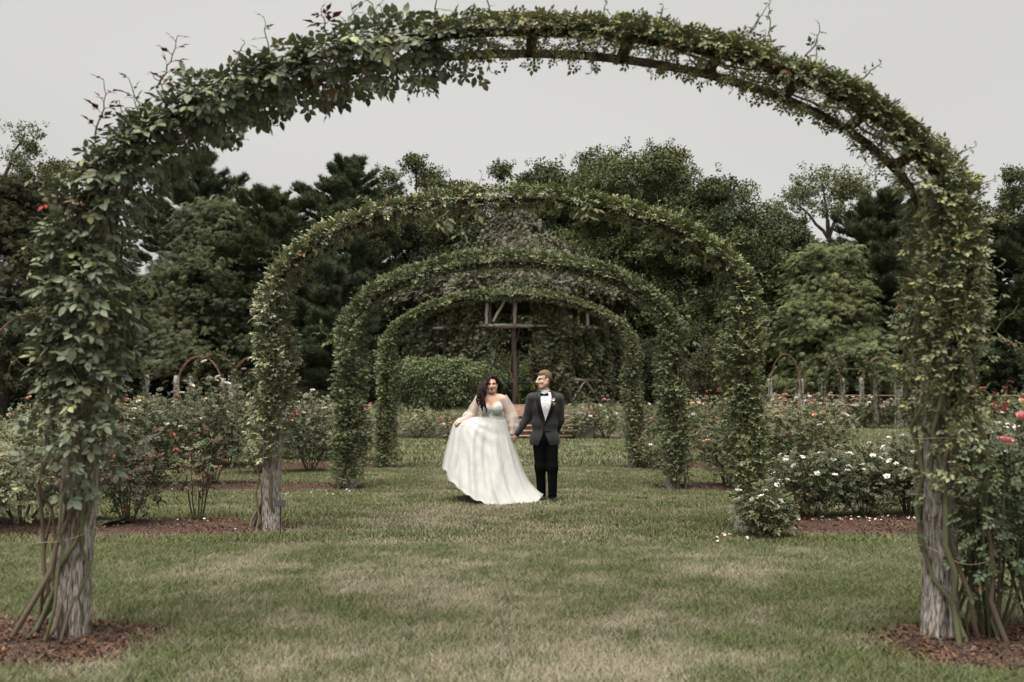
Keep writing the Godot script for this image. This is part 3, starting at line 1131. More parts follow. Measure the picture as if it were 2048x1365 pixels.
func wood() -> void:
	var dark := Color(0.058, 0.068, 0.040)
	var mid := Color(0.048, 0.058, 0.034)
	var grey := Color(0.075, 0.078, 0.052)
	# px, top py, depth, width m, kind ...
	var T := [
		["b", 12, 236, 66, 6.5, Color(0.166, 0.177, 0.097), "slender pale broadleaf tree rising behind the dark hemlock at the garden edge", {"lobes": 20, "per": 60, "base": 0.3, "cs": 0.55, "thick": -0.05}],
		["b", 110, 330, 70, 6.5, Color(0.140, 0.144, 0.078), "olive broadleaf tree crowded beside the large-leaved rose arch", {"lobes": 30, "per": 90, "base": 0.1, "thick": -0.07}],
		["h", 25, 330, 58, 8.6, Color(0.073, 0.076, 0.044), "brown-green weeping hemlock standing before the slender pale tree", {"n": 5200, "pow": 0.45}],
		["h", 190, 455, 61, 7.7, Color(0.061, 0.070, 0.040), "dark hemlock behind the large-leaved rose leg", {"n": 3600, "pow": 0.5}],
		["p", 390, 312, 66, 9.1, Color(0.086, 0.106, 0.056), "tall pine topping the grey-green hemlock with level plumes", {}],
		["h", 425, 392, 61, 9.2, Color(0.137, 0.151, 0.086), "broad grey-green hemlock with a rounded crown", {"n": 6500, "pow": 0.42, "base": 0.22}],
		["p", 555, 398, 64, 11.1, Color(0.084, 0.097, 0.051), "wide low pine between the grey-green hemlock and the tall white pine", {}],
		["p", 690, 330, 66, 9.4, Color(0.083, 0.103, 0.056), "white pine with upswept boughs standing clear against the sky", {"dense": 6.0}],
		["b", 826, 318, 72, 6.2, Color(0.124, 0.138, 0.069), "upright airy broadleaf tree next to the white pine", {"lobes": 36, "per": 80, "base": 0.1, "thick": -0.07}],
		["b", 955, 335, 74, 6.8, Color(0.093, 0.106, 0.052), "round-topped broadleaf tree over the gazebo peak", {"lobes": 40, "per": 100, "base": 0.06, "thick": -0.07}],
		["b", 1080, 352, 72, 6.0, Color(0.074, 0.087, 0.043), "dark broadleaf tree between the round-topped tree and the great oak", {"lobes": 40, "per": 100, "base": 0.05, "thick": -0.07}],
		["b", 1262, 308, 66, 9.6, Color(0.121, 0.138, 0.067), "great spreading oak, the largest crown of the wood", {"lobes": 80, "per": 110, "base": 0.12, "thick": -0.07}],
		["b", 1455, 362, 62, 6.4, Color(0.083, 0.097, 0.047), "dark broadleaf tree leaning out beside the great oak", {"lobes": 58, "per": 110, "base": 0.06, "thick": -0.07}],
		["b", 1655, 340, 74, 7.8, Color(0.136, 0.149, 0.078), "open-crowned broadleaf tree with bare limbs showing, behind the pale hemlock", {"lobes": 30, "per": 80, "base": 0.08, "thick": -0.02}],
		["h", 1655, 478, 57, 7.6, Color(0.183, 0.207, 0.102), "pale olive hemlock whose boughs sweep low behind the small arches", {"n": 6000, "pow": 0.4, "base": 0.2}],
		["p", 1790, 395, 60, 8.5, Color(0.070, 0.083, 0.043), "dark pine close by the pale olive hemlock", {"dense": 9.0}],
		["b", 1998, 350, 62, 5.2, Color(0.113, 0.123, 0.066), "twiggy-topped broadleaf tree beyond the small-leaved rose leg", {"lobes": 30, "per": 60, "base": 0.15, "thick": -0.07, "cs": 0.55}],
		["h", 1920, 470, 62, 7.0, Color(0.058, 0.073, 0.040), "dark hemlock beyond the small-leaved rose leg", {"n": 4200, "pow": 0.45}],
		["p", 2075, 440, 60, 10.4, Color(0.070, 0.081, 0.043), "dark pine at the end of the wood beyond the pink rose bushes", {"dense": 9.0}],
		["p", 632, 512, 58, 7.0, Color(0.078, 0.097, 0.056), "low dark pine with layered boughs beside the second arch", {"dense": 11.0, "base": 0.03, "step": 0.6}],
		["b", 790, 440, 74, 7.5, dark, "dense dark broadleaf tree behind the third arch", {"lobes": 40, "per": 70, "base": 0.02, "thick": 0.3}],
		["b", 905, 450, 72, 6.8, dark, "dense dark broadleaf tree behind the gazebo roof", {"lobes": 34, "per": 70, "base": 0.02, "thick": 0.3}],
		["b", 1155, 435, 72, 7.0, dark, "dense dark broadleaf tree at the gazebo's flank under the oak", {"lobes": 36, "per": 70, "base": 0.02, "thick": 0.3}],
		["b", 1300, 455, 71, 7.5, dark, "dense dark broadleaf tree under the great oak's skirts", {"lobes": 38, "per": 70, "base": 0.02, "thick": 0.3}],
		["b", 1430, 500, 70, 6.8, dark, "low dark broadleaf tree by the second arch's flowered leg", {"lobes": 32, "per": 70, "base": 0.02, "thick": 0.3}],
		["b", 490, 560, 70, 7.0, dark, "low dark broadleaf tree under the wide low pine", {"lobes": 32, "per": 70, "base": 0.02, "thick": 0.3}],
		["b", 300, 560, 70, 7.0, dark, "low dark broadleaf tree under the grey-green hemlock", {"lobes": 32, "per": 70, "base": 0.02, "thick": 0.3}],
		["b", 1560, 560, 72, 6.2, dark, "low dark broadleaf tree behind the pale olive hemlock", {"lobes": 30, "per": 70, "base": 0.02, "thick": 0.3}],
		["b", 1760, 575, 71, 6.2, dark, "low dark broadleaf tree under the dark pine", {"lobes": 30, "per": 70, "base": 0.02, "thick": 0.3}],
		["b", 1375, 335, 70, 7.5, Color(0.110, 0.118, 0.068), "broad mid green tree filling the canopy beside the great oak", {"lobes": 50, "per": 100, "base": 0.15, "thick": -0.03}],
		["b", 1150, 340, 71, 7.0, Color(0.100, 0.110, 0.064), "mid green tree filling the canopy over the second arch's crown", {"lobes": 46, "per": 100, "base": 0.15, "thick": -0.03}],
		["b", 880, 345, 73, 7.0, Color(0.092, 0.102, 0.060), "leafy tree between the airy tree and the round-topped one", {"lobes": 46, "per": 100, "base": 0.15, "thick": -0.03}],
		["b", 1545, 430, 72, 6.5, Color(0.090, 0.100, 0.058), "leafy tree filling the gap before the open-crowned tree", {"lobes": 44, "per": 100, "base": 0.1}],
	]
	var i := 0
	for e in T:
		i += 1
		var top := at_d(e[1], e[2], e[3])
		var o := {"seed": 700 + i * 13, "at": Vector3(top.x, 0, top.z), "h": top.y, "w": e[4], "col": e[5], "label": e[6], "lobes": 40, "per": 90, "cs": 0.66, "n": 4500}
		o.merge(e[7], true)
		if e[0] == "b": broadleaf(o)
		elif e[0] == "p":
			o.cs = 0.85
			pine(o)
		else:
			o.cs = 0.46
			o.n = int(o.n * 2.4)
			hemlock(o)
	# the wood further back, one dark mass
	rng.seed = 77
	noise.seed = 77
	noise.frequency = 1.0
	var xf := []
	var col := []
	while xf.size() < 24000:
		var x := rr(-62, 62)
		var top := 8.6 + 3.2 * noise.get_noise_1d(x * 0.22) + 2.0 * noise.get_noise_1d(x * 0.8)
		var y := top * pow(rng.randf(), 0.8)
		xf.append(Transform3D(orient(rdir(), Vector3.UP + rdir() * 0.5, rr(1.0, 1.9)), Vector3(x, y, -88 + rr(-13, 11) + 2.0 * noise.get_noise_2d(x, y))))
		col.append(tone(Color(0.055, 0.064, 0.038), 0.25))
	var far := scatter("woodland", leafs.clump[0], xf, col, self)
	tag(far, "dark mass of woodland closing the view behind the trees", "woodland", "", "stuff")

# ------------------------------------------------------------------ ground
const GAZ := Vector3(0.1, 0, -44.0)
func mound_h(x: float, z: float) -> float:
	var r := Vector2(x - GAZ.x, z - GAZ.z).length()
	return 0.78 * smoothstep(9.0, 7.3, r) + 0.42 * smoothstep(7.4, 4.8, r)
var beds := []                       # [centre, half size, turn, round]
func bed_in(x: float, z: float) -> float:      # > 0 inside a mulch bed
	var best := -9.0
	for b in beds:
		var c: Vector3 = b[0]
		var q := Vector2(x - c.x, z - c.z).rotated(b[2])
		var hs: Vector2 = b[1]
		var e := 1.0 - pow(pow(absf(q.x) / hs.x, 4.0) + pow(absf(q.y) / hs.y, 4.0), 0.25)
		best = maxf(best, e * minf(hs.x, hs.y))
	return best
func ground() -> void:
	var b := MB.new()
	b.grid([[Vector3(-300, 0, 60), Vector3(300, 0, 60)], [Vector3(-300, 0, -400), Vector3(300, 0, -400)]])
	struct("lawn", b.mesh(M.soil_turf), "wide mown lawn with dry straw-coloured patches")
	# the raised ground the gazebo stands on
	b = MB.new()
	var rows := []
	for i in 26:
		var r := 9.1 * (1.0 - i / 25.5)
		var row := []
		for k in 64:
			var a := TAU * k / 64.0
			var p := GAZ + Vector3(cos(a) * r, 0, sin(a) * r)
			row.append(Vector3(p.x, mound_h(p.x, p.z) + 0.004 - (0.03 if i == 0 else 0.0), p.z))
		rows.append(row)
	b.grid(rows, true)
	struct("mound", b.mesh(M.soil_turf), "grassy mound that carries the gazebo")
	# mulch beds
	for s in [-1.0, 1.0]:
		beds.append([Vector3(s * 4.75, 0, -5.55 + 0.05 * s), Vector2(2.75, 0.62), -0.05 * s])
		beds.append([Vector3(s * 5.6, 0, -10.75), Vector2(3.3, 0.62), 0.0])
		beds.append([Vector3(s * 5.2, 0, -15.7), Vector2(3.1, 0.6), 0.0])
		beds.append([Vector3(s * 5.2, 0, -20.5), Vector2(3.0, 0.6), 0.0])
		beds.append([Vector3(s * 7.0, 0, -26.5), Vector2(4.6, 0.7), 0.0])
	beds.append([gp(1805, 880), Vector2(1.3, 1.5), 0.0])
	beds.append([Vector3(13.2, 0, -48.5), Vector2(4.6, 1.0), 0.0])
	noise.seed = 5
	noise.frequency = 1.0
	var labels := ["mulch bed at the foot of the large-leaved rose leg", "mulch bed at the second arch's bleached post", "mulch bed at the third arch under the white-topped bush", "mulch bed at the fourth arch near the hedge", "far mulch bed with pinkish bushes before the hemlocks",
		"mulch bed at the foot of the small-leaved rose leg", "petal-strewn mulch bed under the white rose bushes", "mulch bed at the third arch with peach roses", "mulch bed at the fourth arch near the red roses", "far mulch bed with deep pink roses",
		"bare mulch bed cut into the lawn", "mulch bed under the long row of pale roses"]
	var n := 0
	for bd in beds:
		b = MB.new()
		rows = []
		var c: Vector3 = bd[0]
		var hs: Vector2 = bd[1]
		for i in 9:
			var f := 1.0 - i / 8.0
			var row := []
			for k in 56:
				var a := TAU * k / 56.0
				var q := Vector2(signf(cos(a)) * pow(absf(cos(a)), 0.5) * hs.x, signf(sin(a)) * pow(absf(sin(a)), 0.5) * hs.y) * f
				q *= 1.0 + 0.05 * noise.get_noise_2d(q.x * 2.0 + n * 9.0, q.y * 2.0)
				q = q.rotated(-float(bd[2]))
				var y := 0.008 + 0.07 * (1.0 - f * f * f) + 0.02 * noise.get_noise_2d(q.x * 4.0, q.y * 4.0) * (1.0 - f)
				row.append(Vector3(c.x + q.x, y if i > 0 else -0.01, c.z + q.y))
			rows.append(row)
		b.grid(rows, true)
		struct("mulch_bed", b.mesh(M.mulch), labels[n])
		n += 1
	# chips, petals
	rng.seed = 21
	b = MB.new()
	for k in 7:
		var p := Vector3(rr(-.05, .05), rr(0, .012), rr(-.05, .05))
		var d := Vector3(rr(-1, 1), rr(-.2, .3), rr(-1, 1)).normalized()
		var w := d.cross(Vector3.UP).normalized() * rr(0.004, 0.009)
		var l := rr(0.015, 0.05)
		var kk := rr(0.5, 1.5)
		var cc := Color(kk, kk, kk)
		var i0 := b.vert(p - w, cc)
		var i1 := b.vert(p + w, cc)
		var i2 := b.vert(p + w * 0.6 + d * l, cc)
		var i3 := b.vert(p - w * 0.6 + d * l, cc)
		b.quad(i0, i1, i2, i3)
	var chip := b.mesh(M.chip, false)
	var xf := []
	var col := []
	for bd in beds:
		var c: Vector3 = bd[0]
		var hs: Vector2 = bd[1]
		if c.z < -24: continue
		for k in int(hs.x * hs.y * 4.0 * (230 if c.z > -8 else 110)):
			var q := Vector2(rr(-1, 1) * hs.x, rr(-1, 1) * hs.y)
			var f := pow(pow(absf(q.x) / hs.x, 4.0) + pow(absf(q.y) / hs.y, 4.0), 0.25)
			if f > 1.04: continue
			var q2 := q.rotated(-float(bd[2]))
			xf.append(Transform3D(Basis(Vector3.UP, rr(0, TAU)) * Basis(Vector3.RIGHT, rr(-.3, .3)), Vector3(c.x + q2.x, 0.010 + 0.07 * (1.0 - f * f * f), c.z + q2.y)))
			col.append(tone(Color(0.125, 0.073, 0.052), 0.5))
	var o := scatter("mulch_chips", chip, xf, col, self)
	tag(o, "loose bark chips strewn over the mulch beds", "mulch", "", "stuff")
	b = MB.new()
	b.leaf8(Vector3(0, 0.004, -0.02), Vector3(0, 0.1, 1), Vector3.UP, 0.045, 0.04, Color.WHITE, 0.2, -0.2)
	xf = []
	col = []
	var zones := [[gp(1640, 1050), 1.0, 0.45, 60], [gp(1760, 1045), 0.8, 0.45, 45], [gp(660, 990), 0.9, 0.4, 22], [gp(420, 1060), 0.7, 0.3, 12], [gp(300, 980), 1.5, 0.8, 14], [gp(1500, 1085), 0.4, 0.3, 18]]
	for zn in zones:
		for k in int(zn[3]):
			var p: Vector3 = zn[0] + Vector3(rr(-1, 1) * zn[1], 0, rr(-1, 1) * zn[2])
			p.y = 0.085 if bed_in(p.x, p.z) > 0.1 else 0.04
			xf.append(Transform3D(orient(Vector3(rr(-1, 1), rr(-.2, .2), rr(-1, 1)), Vector3.UP + rdir() * 0.4, rr(0.4, 0.9)), p))
			col.append(Color(0.66, 0.62, 0.55) if rng.randf() < 0.8 else Color(0.68, 0.42, 0.36))
	o = scatter("fallen_petals", b.mesh(M.petal), xf, col, self)
	tag(o, "pale rose petals fallen on grass and mulch", "petals", "", "stuff")
func tuft(seed_: int, n: int, spread: float, h: float, wide: float) -> ArrayMesh:
	rng.seed = seed_
	var b := MB.new()
	for i in n:
		var p := Vector3(rr(-1, 1), 0, rr(-1, 1)) * spread
		var lean := Vector3(rr(-1, 1), 0, rr(-1, 1)) * 0.95
		var hh := h * rr(0.5, 1.15)
		var w := Vector3(rr(-1, 1), 0, rr(-1, 1)).normalized() * wide * 0.5
		var k := rr(0.5, 1.45)
		var straw := rng.randf() < 0.25
		var c := Color(k * (1.5 if straw else 1.0), k * (1.25 if straw else 1.0), k * (1.2 if straw else 1.0))
		var a := b.vert(p - w, c)
		var d := b.vert(p + w, c)
		var e := b.vert(p + Vector3(0, hh * 0.6, 0) + lean * hh * 0.35 + w * 0.7, c)
		var f := b.vert(p + Vector3(0, hh * 0.6, 0) + lean * hh * 0.35 - w * 0.7, c)
		var t := b.vert(p + Vector3(0, hh, 0) + lean * hh, c)
		b.quad(a, d, e, f)
		b.tri(f, e, t)
	return b.mesh(M.blade)
var WORN: Array[Vector3] = [Vector3(-1.15, -7.6, 0.55), Vector3(-0.55, -7.1, 0.5), Vector3(0.45, -5.1, 0.55), Vector3(-2.5, -8.3, 0.5), Vector3(1.9, -7.9, 0.55), Vector3(-0.8, -11.8, 0.8), Vector3(0.75, -6.3, 0.4)]
func dryness(x: float, z: float) -> float:
	var d := 0.26 + 0.55 * noise.get_noise_2d(x * 0.6, z * 0.6) + 0.8 * noise.get_noise_2d(x * 1.5 + 30.0, z * 1.5) + 0.55 * noise.get_noise_2d(x * 5.0, z * 5.0 + 9.0)
	d += 0.30 * exp(-pow((x + 0.2) / 1.4, 2.0)) - 0.14       # the worn line down the middle of the walk
	for w in WORN:
		d += 0.5 * exp(-pow((x - w.x) / w.z, 2.0) - pow((z - w.y) / w.z, 2.0))
	return clampf(d, 0.0, 1.0)
func grass() -> void:
	noise.seed = 31
	noise.frequency = 1.0
	var near := [tuft(201, 20, 0.055, 0.040, 0.0036), tuft(202, 20, 0.055, 0.034, 0.0036)]
	var far := [tuft(203, 18, 0.13, 0.04, 0.008), tuft(204, 18, 0.13, 0.034, 0.008)]
	var vfar := [tuft(205, 18, 0.3, 0.08, 0.02), tuft(206, 18, 0.3, 0.07, 0.02)]
	rng.seed = 33
	var green := Color(0.160, 0.182, 0.088)
	var straw := Color(0.415, 0.372, 0.285)
	for band in [[4.3, 9.5, 62000, near], [9.5, 21.0, 60000, far], [21.0, 62.0, 42000, vfar]]:
		var xs := [[], []]
		var cs := [[], []]
		for k in int(band[2]):
			var d := sqrt(lerpf(float(band[0]) * float(band[0]), float(band[1]) * float(band[1]), rng.randf()))
			var x := rr(-0.56, 0.56) * d
			var z := -d
			var e := bed_in(x, z)
			if e > 0.03 or (e > -0.03 and rng.randf() < 0.5): continue
			var y := mound_h(x, z)
			if d > 34.0 and absf(x - 0.6) < 1.7 and z > -44.0 and z < -34.8: continue
			var dry := dryness(x, z)
			var c := green.lerp(straw, dry * rr(0.75, 1.1))
			var i := k % 2
			xs[i].append(Transform3D(Basis(Vector3.UP, rr(0, TAU)).scaled(Vector3.ONE * rr(0.8, 1.25) * lerpf(1.15, 0.85, dry)), Vector3(x, y, z)))
			cs[i].append(tone(c, 0.22))
		if float(band[0]) < 5.0:         # clover and coarser clumps among the mown blades
			for k in 1500:
				var d := rr(4.4, 12.0)
				var x := rr(-0.56, 0.56) * d
				if bed_in(x, -d) > 0.0 or noise.get_noise_2d(x * 1.2 + 70.0, d * 1.2) < 0.05: continue
				xs[k % 2].append(Transform3D(Basis(Vector3.UP, rr(0, TAU)).scaled(Vector3(1.0, rr(1.3, 2.0), 1.0) * rr(0.8, 1.3)), Vector3(x, 0, -d)))
				cs[k % 2].append(tone(Color(0.10, 0.135, 0.06), 0.25))
		for i in 2:
			var o := scatter("grass", band[3][i], xs[i], cs[i], self)
			tag(o, "short mown grass with straw-dry patches covering the lawn", "grass", "lawn grass", "stuff")

# ------------------------------------------------------------------ gazebo, steps, far arches, fence, markers
func pole(a: Vector3, e: Vector3, r: float, seed_: int, m: Material) -> ArrayMesh:
	rng.seed = seed_
	var b := MB.new()
	var pts := []
	var rd := []
	for i in 9:
		var t := i / 8.0
		pts.append(a.lerp(e, t) + rdir() * r * 0.25)
		rd.append(r * rr(0.88, 1.1))
	b.tube(pts, rd, 9)
	return b.mesh(m)
func gazebo() -> void:
	var FL := 1.2
	var g := thing("gazebo", "large rustic timber gazebo smothered in creeper on the mound", "gazebo", GAZ + Vector3(0, FL, 0))
	var R := 4.3
	var P := []
	for k in 8:
		var a := PI / 2 + TAU * k / 8.0
		P.append(Vector3(cos(a) * R, 0, sin(a) * R))
	for k in 8:
		var p: Vector3 = P[k]
		var q: Vector3 = P[(k + 1) % 8]
		var up := Vector3.UP
		obj("post", pole(p * 0.94 - up * 0.1, p * 0.94 + up * 4.5, 0.12, 300 + k, M.post_dark), g)
		obj("beam", pole(p + up * 3.15 - (q - p) * 0.02, q + up * 3.15 + (q - p) * 0.02, 0.085, 320 + k, M.far_wood), g)
		obj("eave_beam", pole(p + up * 4.4, q + up * 4.4, 0.1, 330 + k, M.beam_wood), g)
		for f in [0.33, 0.67]:
			obj("strut", pole(p.lerp(q, f) + up * 3.2, p.lerp(q, f) + up * 4.4, 0.06, 340 + k, M.far_wood), g)
		obj("brace", pole(p.lerp(q, 0.66) + up * 3.25, p.lerp(q, 0.38) + up * 4.35, 0.05, 350 + k, M.far_wood), g)
		if k != 0 and k != 7:
			obj("handrail", pole(p + up * 1.0, q + up * 1.0, 0.06, 360 + k, M.far_wood), g)
		if k in [1, 2, 5, 6]:
			obj("brace", pole(p.lerp(q, 0.1) + up * 0.1, p.lerp(q, 0.5) + up * 0.95, 0.045, 370 + k, M.far_wood), g)
			obj("brace", pole(p.lerp(q, 0.9) + up * 0.1, p.lerp(q, 0.5) + up * 0.95, 0.045, 380 + k, M.far_wood), g)
	# timbers that show where the creeper leaves bays open
	var Z := func(x: float, r: float) -> float: return sqrt(r * r - x * x)
	var ring := [-3.75, -2.3, -0.85, 0.75, 2.2, 3.6]
	for k in ring.size() - 1:
		var x0: float = ring[k]
		var x1: float = ring[k + 1]
		obj("beam", pole(Vector3(x0, 3.15, Z.call(x0, 4.7)), Vector3(x1, 3.14, Z.call(x1, 4.7)), 0.065, 393 + k, M.far_wood), g)
	for x in [-1.12, 0.0, 2.95]:
		obj("strut", pole(Vector3(x, 3.2, Z.call(x, 4.78)), Vector3(x + 0.03, 4.75, Z.call(x, 4.78)), 0.07, 392, M.far_wood), g)
	obj("brace", pole(Vector3(-0.85, 3.3, 4.7), Vector3(-0.12, 4.6, 4.72), 0.06, 394, M.far_wood), g)
	obj("handrail", pole(Vector3(2.3, 1.0, 4.2), Vector3(3.5, 0.98, 3.35), 0.06, 395, M.beam_wood), g)
	obj("brace", pole(Vector3(2.25, 0.1, 4.25), Vector3(2.85, 0.95, 3.85), 0.05, 396, M.beam_wood), g)
	obj("brace", pole(Vector3(3.45, 0.1, 3.4), Vector3(2.9, 0.95, 3.85), 0.05, 397, M.beam_wood), g)
	# roof shell
	var prof := [[5.05, 4.35], [4.7, 4.85], [2.95, 5.85], [2.05, 6.55], [1.15, 7.15], [0.92, 7.65], [0.6, 8.15], [0.06, 8.5]]
	var b := MB.new()
	var rows := []
	for e in prof:
		var row := []
		for k in 24:
			var a := TAU * k / 24.0
			row.append(Vector3(cos(a) * e[0], e[1], sin(a) * e[0]))
		rows.append(row)
	b.grid(rows, true)
	obj("roof", b.mesh(M.bark), g)
	b = MB.new()
	rows = []
	for r in [4.6, 0.01]:
		var row := []
		for k in 32:
			var a := TAU * k / 32.0
			row.append(Vector3(cos(a) * r, 0.03, sin(a) * r))
		rows.append(row)
	b.grid(rows, true)
	obj("floor", b.mesh(M.brick_path), g)
	# creeper
	rng.seed = 401
	noise.seed = 401
	noise.frequency = 1.0
	var v := thing("creeper", "grey-green creeper covering the gazebo roof and hanging down its sides", "creeper", GAZ + Vector3(0, FL, 0))
	for k in [1, 2, 6, 7, 0]:
		var pts := []
		var rd := []
		b = MB.new()
		for i in 14:
			var t := i / 13.0
			var a: float = t * 9.0 + k
			pts.append(P[k] + Vector3(cos(a) * 0.2, t * 4.4, sin(a) * 0.2))
			rd.append(lerpf(0.04, 0.02, t))
		b.tube(pts, rd, 6, Color(0.12, 0.09, 0.07))
		obj("stem", b.mesh(M.cane), v)
	var xf := []
	var col := []
	while xf.size() < 9500:       # roof
		var f := pow(rng.randf(), 1.35) * 6.999
		var i := int(f)
		var u := f - i
		var r := lerpf(prof[i][0], prof[i + 1][0], u)
		var y := lerpf(prof[i][1], prof[i + 1][1], u)
		if rng.randf() > r / 5.0 + 0.12: continue
		var a := rr(-0.35, PI + 0.35)
		var lump := 1.0 + 0.16 * noise.get_noise_3d(cos(a) * 3.0, y * 0.9, sin(a) * 3.0) + 0.08 * noise.get_noise_3d(cos(a) * 9.0, y * 3.0, sin(a) * 9.0) + rr(-0.03, 0.06)
		var o := Vector3(cos(a), 0, sin(a))
		var p := o * (r * lump + 0.1) + Vector3(0, y + 0.12 + rr(-0.1, 0.2), 0)
		xf.append(Transform3D(orient(o + Vector3.UP * 0.5 + rdir() * 0.9, Vector3.UP + rdir() * 0.9, rr(0.35, 0.85)), p))
		col.append(tone(Color(0.098, 0.090, 0.062) if rng.randf() < 0.6 else Color(0.078, 0.086, 0.050), 0.3))
	while xf.size() < 19500:      # curtains hanging from the eaves; open in the middle bay and a little beside
		var a := rr(-0.25, PI + 0.25)
		var x := cos(a) * 4.65
		var y := 4.6 - 4.7 * pow(rng.randf(), 0.85)
		var open := false
		if x > -0.85 and x < 0.85 and y < 4.3 + 0.25 * noise.get_noise_1d(x * 3.0): open = true
		if x > -1.45 and x <= -0.85 and y > 3.05 and y < 4.3: open = true
		if x > -3.5 and x < -2.6 and y < 3.75 and y > 1.5: open = true
		if x > 2.3 and x < 3.3 and y > 3.0 and y < 4.1: open = true
		if x > 2.2 and x < 3.6 and y < 1.3: open = rng.randf() < 0.3
		if x < -3.8 and y < 3.6 and y > 0.8: open = rng.randf() < 0.7
		if noise.get_noise_2d(x * 1.3, y * 0.45) < -0.13: open = true
		if open: continue
		var o := Vector3(cos(a), 0, sin(a))
		xf.append(Transform3D(orient(o + rdir() * 0.9, Vector3.UP + rdir() * 0.8, rr(0.3, 0.75)), o * (4.6 + 0.5 * noise.get_noise_2d(x * 2.0, y) + rr(-0.12, 0.12)) + Vector3(0, y, 0)))
		col.append(tone(Color(0.095, 0.099, 0.057), 0.45))
	pack(v, "creeper", xf, col)
	for c in v.get_children():
		if c is MultiMeshInstance3D: c.name = "leaf_cover" if not v.has_node("leaf_cover") else "leaf_cover_001"
func steps() -> void:
	var t := thing("stone_steps", "flight of brown stone steps climbing the mound to the gazebo", "steps", Vector3(0.6, 0, -35.0))
	for k in 5:
		var b := MB.new()
		b.box(Transform3D(Basis(), Vector3(0, 0.17 * k + 0.145 - 0.02, -0.36 * k - 0.2)), Vector3(3.1 + 0.02 * (k % 2), 0.05, 0.46), 0.012)
		var o := obj("tread", b.mesh(M.stone, false), t)
		b = MB.new()
		b.box(Transform3D(Basis(), Vector3(0, 0.17 * k + 0.05 - 0.003, -0.36 * k - 0.25)), Vector3(3.0, 0.147, 0.4), 0.006)
		obj("riser", b.mesh(M.brick_path, false), t)
	for s in [-1.0, 1.0]:
		var b := MB.new()
		b.box(Transform3D(Basis(), Vector3(s * 1.95, 0.42, -0.9)), Vector3(0.6, 0.9, 2.0), 0.03)
		b.box(Transform3D(Basis(), Vector3(s * 1.95, 0.91, -0.9)), Vector3(0.7, 0.08, 2.1), 0.02)
		obj("cheek_wall", b.mesh(M.grey_stone, false), t)
	# path from the top step to the gazebo
	var b2 := MB.new()
	var rows := []
	for i in 12:
		var z := lerpf(-36.75, -40.2, i / 11.0)
		var row := []
		for k in 7:
			var x := lerpf(-0.9, 2.1, k / 6.0) * lerpf(1.0, 0.8, i / 11.0)
			row.append(Vector3(x, maxf(mound_h(x, z), 0.83) + 0.02, z))
		rows.append(row)
	b2.grid(rows)
	struct("path", b2.mesh(M.brick_path), "reddish brown path from the steps to the gazebo")
# a small arch of one hoop with short slats on two weathered posts
func small_arch(p: Vector3, turn: float, w: float, h: float, leafy: float, label: String, seed_: int, ph := 2.3) -> void:
	rng.seed = seed_
	var t := thing("small_rose_arch", label, "arch", p, turn, "small arches further off in the garden")
	for s in [-1.0, 1.0]:
		obj("post", pole(Vector3(s * w, -0.05, 0), Vector3(s * w + rr(-.05, .05), ph + rr(-.15, .2), 0), 0.12, seed_ + 5, M.far_wood), t)
	var xf := []
	var col := []
	for zz in [-0.1, 0.1]:
		var b := MB.new()
		var pts := []
		var rd := []
		for i in 23:
			var a := PI * i / 22.0
			pts.append(Vector3(-w * cos(a), ph - 0.4 + (h - ph + 0.4) * sin(a), zz))
			rd.append(0.02)
		b.tube(pts, rd, 5)
		obj("hoop", b.mesh(M.red_rust), t)
	for i in range(2, 22, 3):
		var a := PI * i / 22.0
		var b := MB.new()
		b.box(Transform3D(Basis(), Vector3(-w * cos(a), ph - 0.4 + (h - ph + 0.4) * sin(a), 0)), Vector3(0.035, 0.03, 0.34), 0.004)
		obj("slat", b.mesh(M.red_rust, false), t)
	if leafy <= 0.0: return
	rng.seed = seed_ + 3
	var r := thing("climbing_rose", "thin climber on the " + label.replace("partly behind", "behind"), "climbing rose", p, turn, "thin climbers on the small arches")
	for s in [-1.0, 1.0]:
		var n := int(650 * leafy)
		for k in n:
			var f := rng.randf() * 1.6
			var c := Vector3(s * w, ph * f * 1.1, 0) if f < 0.9 else Vector3.ZERO
			if f >= 0.9:
				var a := (f - 0.9) / 0.7 * PI * 0.5 * minf(1.0, leafy)
				c = Vector3(s * w * cos(a), ph - 0.4 + (h - ph + 0.4) * sin(a), 0)
			xf.append(Transform3D(orient(rdir(), Vector3.UP + rdir() * 0.4, rr(0.12, 0.22)), c + rdir() * Vector3(0.16, 0.14, 0.22)))
			col.append(tone(Color(0.085, 0.10, 0.05), 0.3))
	scatter("foliage", leafs.small[0], xf, col, r)
	for s in [-1.0, 1.0]:
		obj("cane", pole(Vector3(s * (w + 0.12), -0.03, 0.1), Vector3(s * w, ph, 0.12), 0.014, seed_ + 9, M.bark), r)
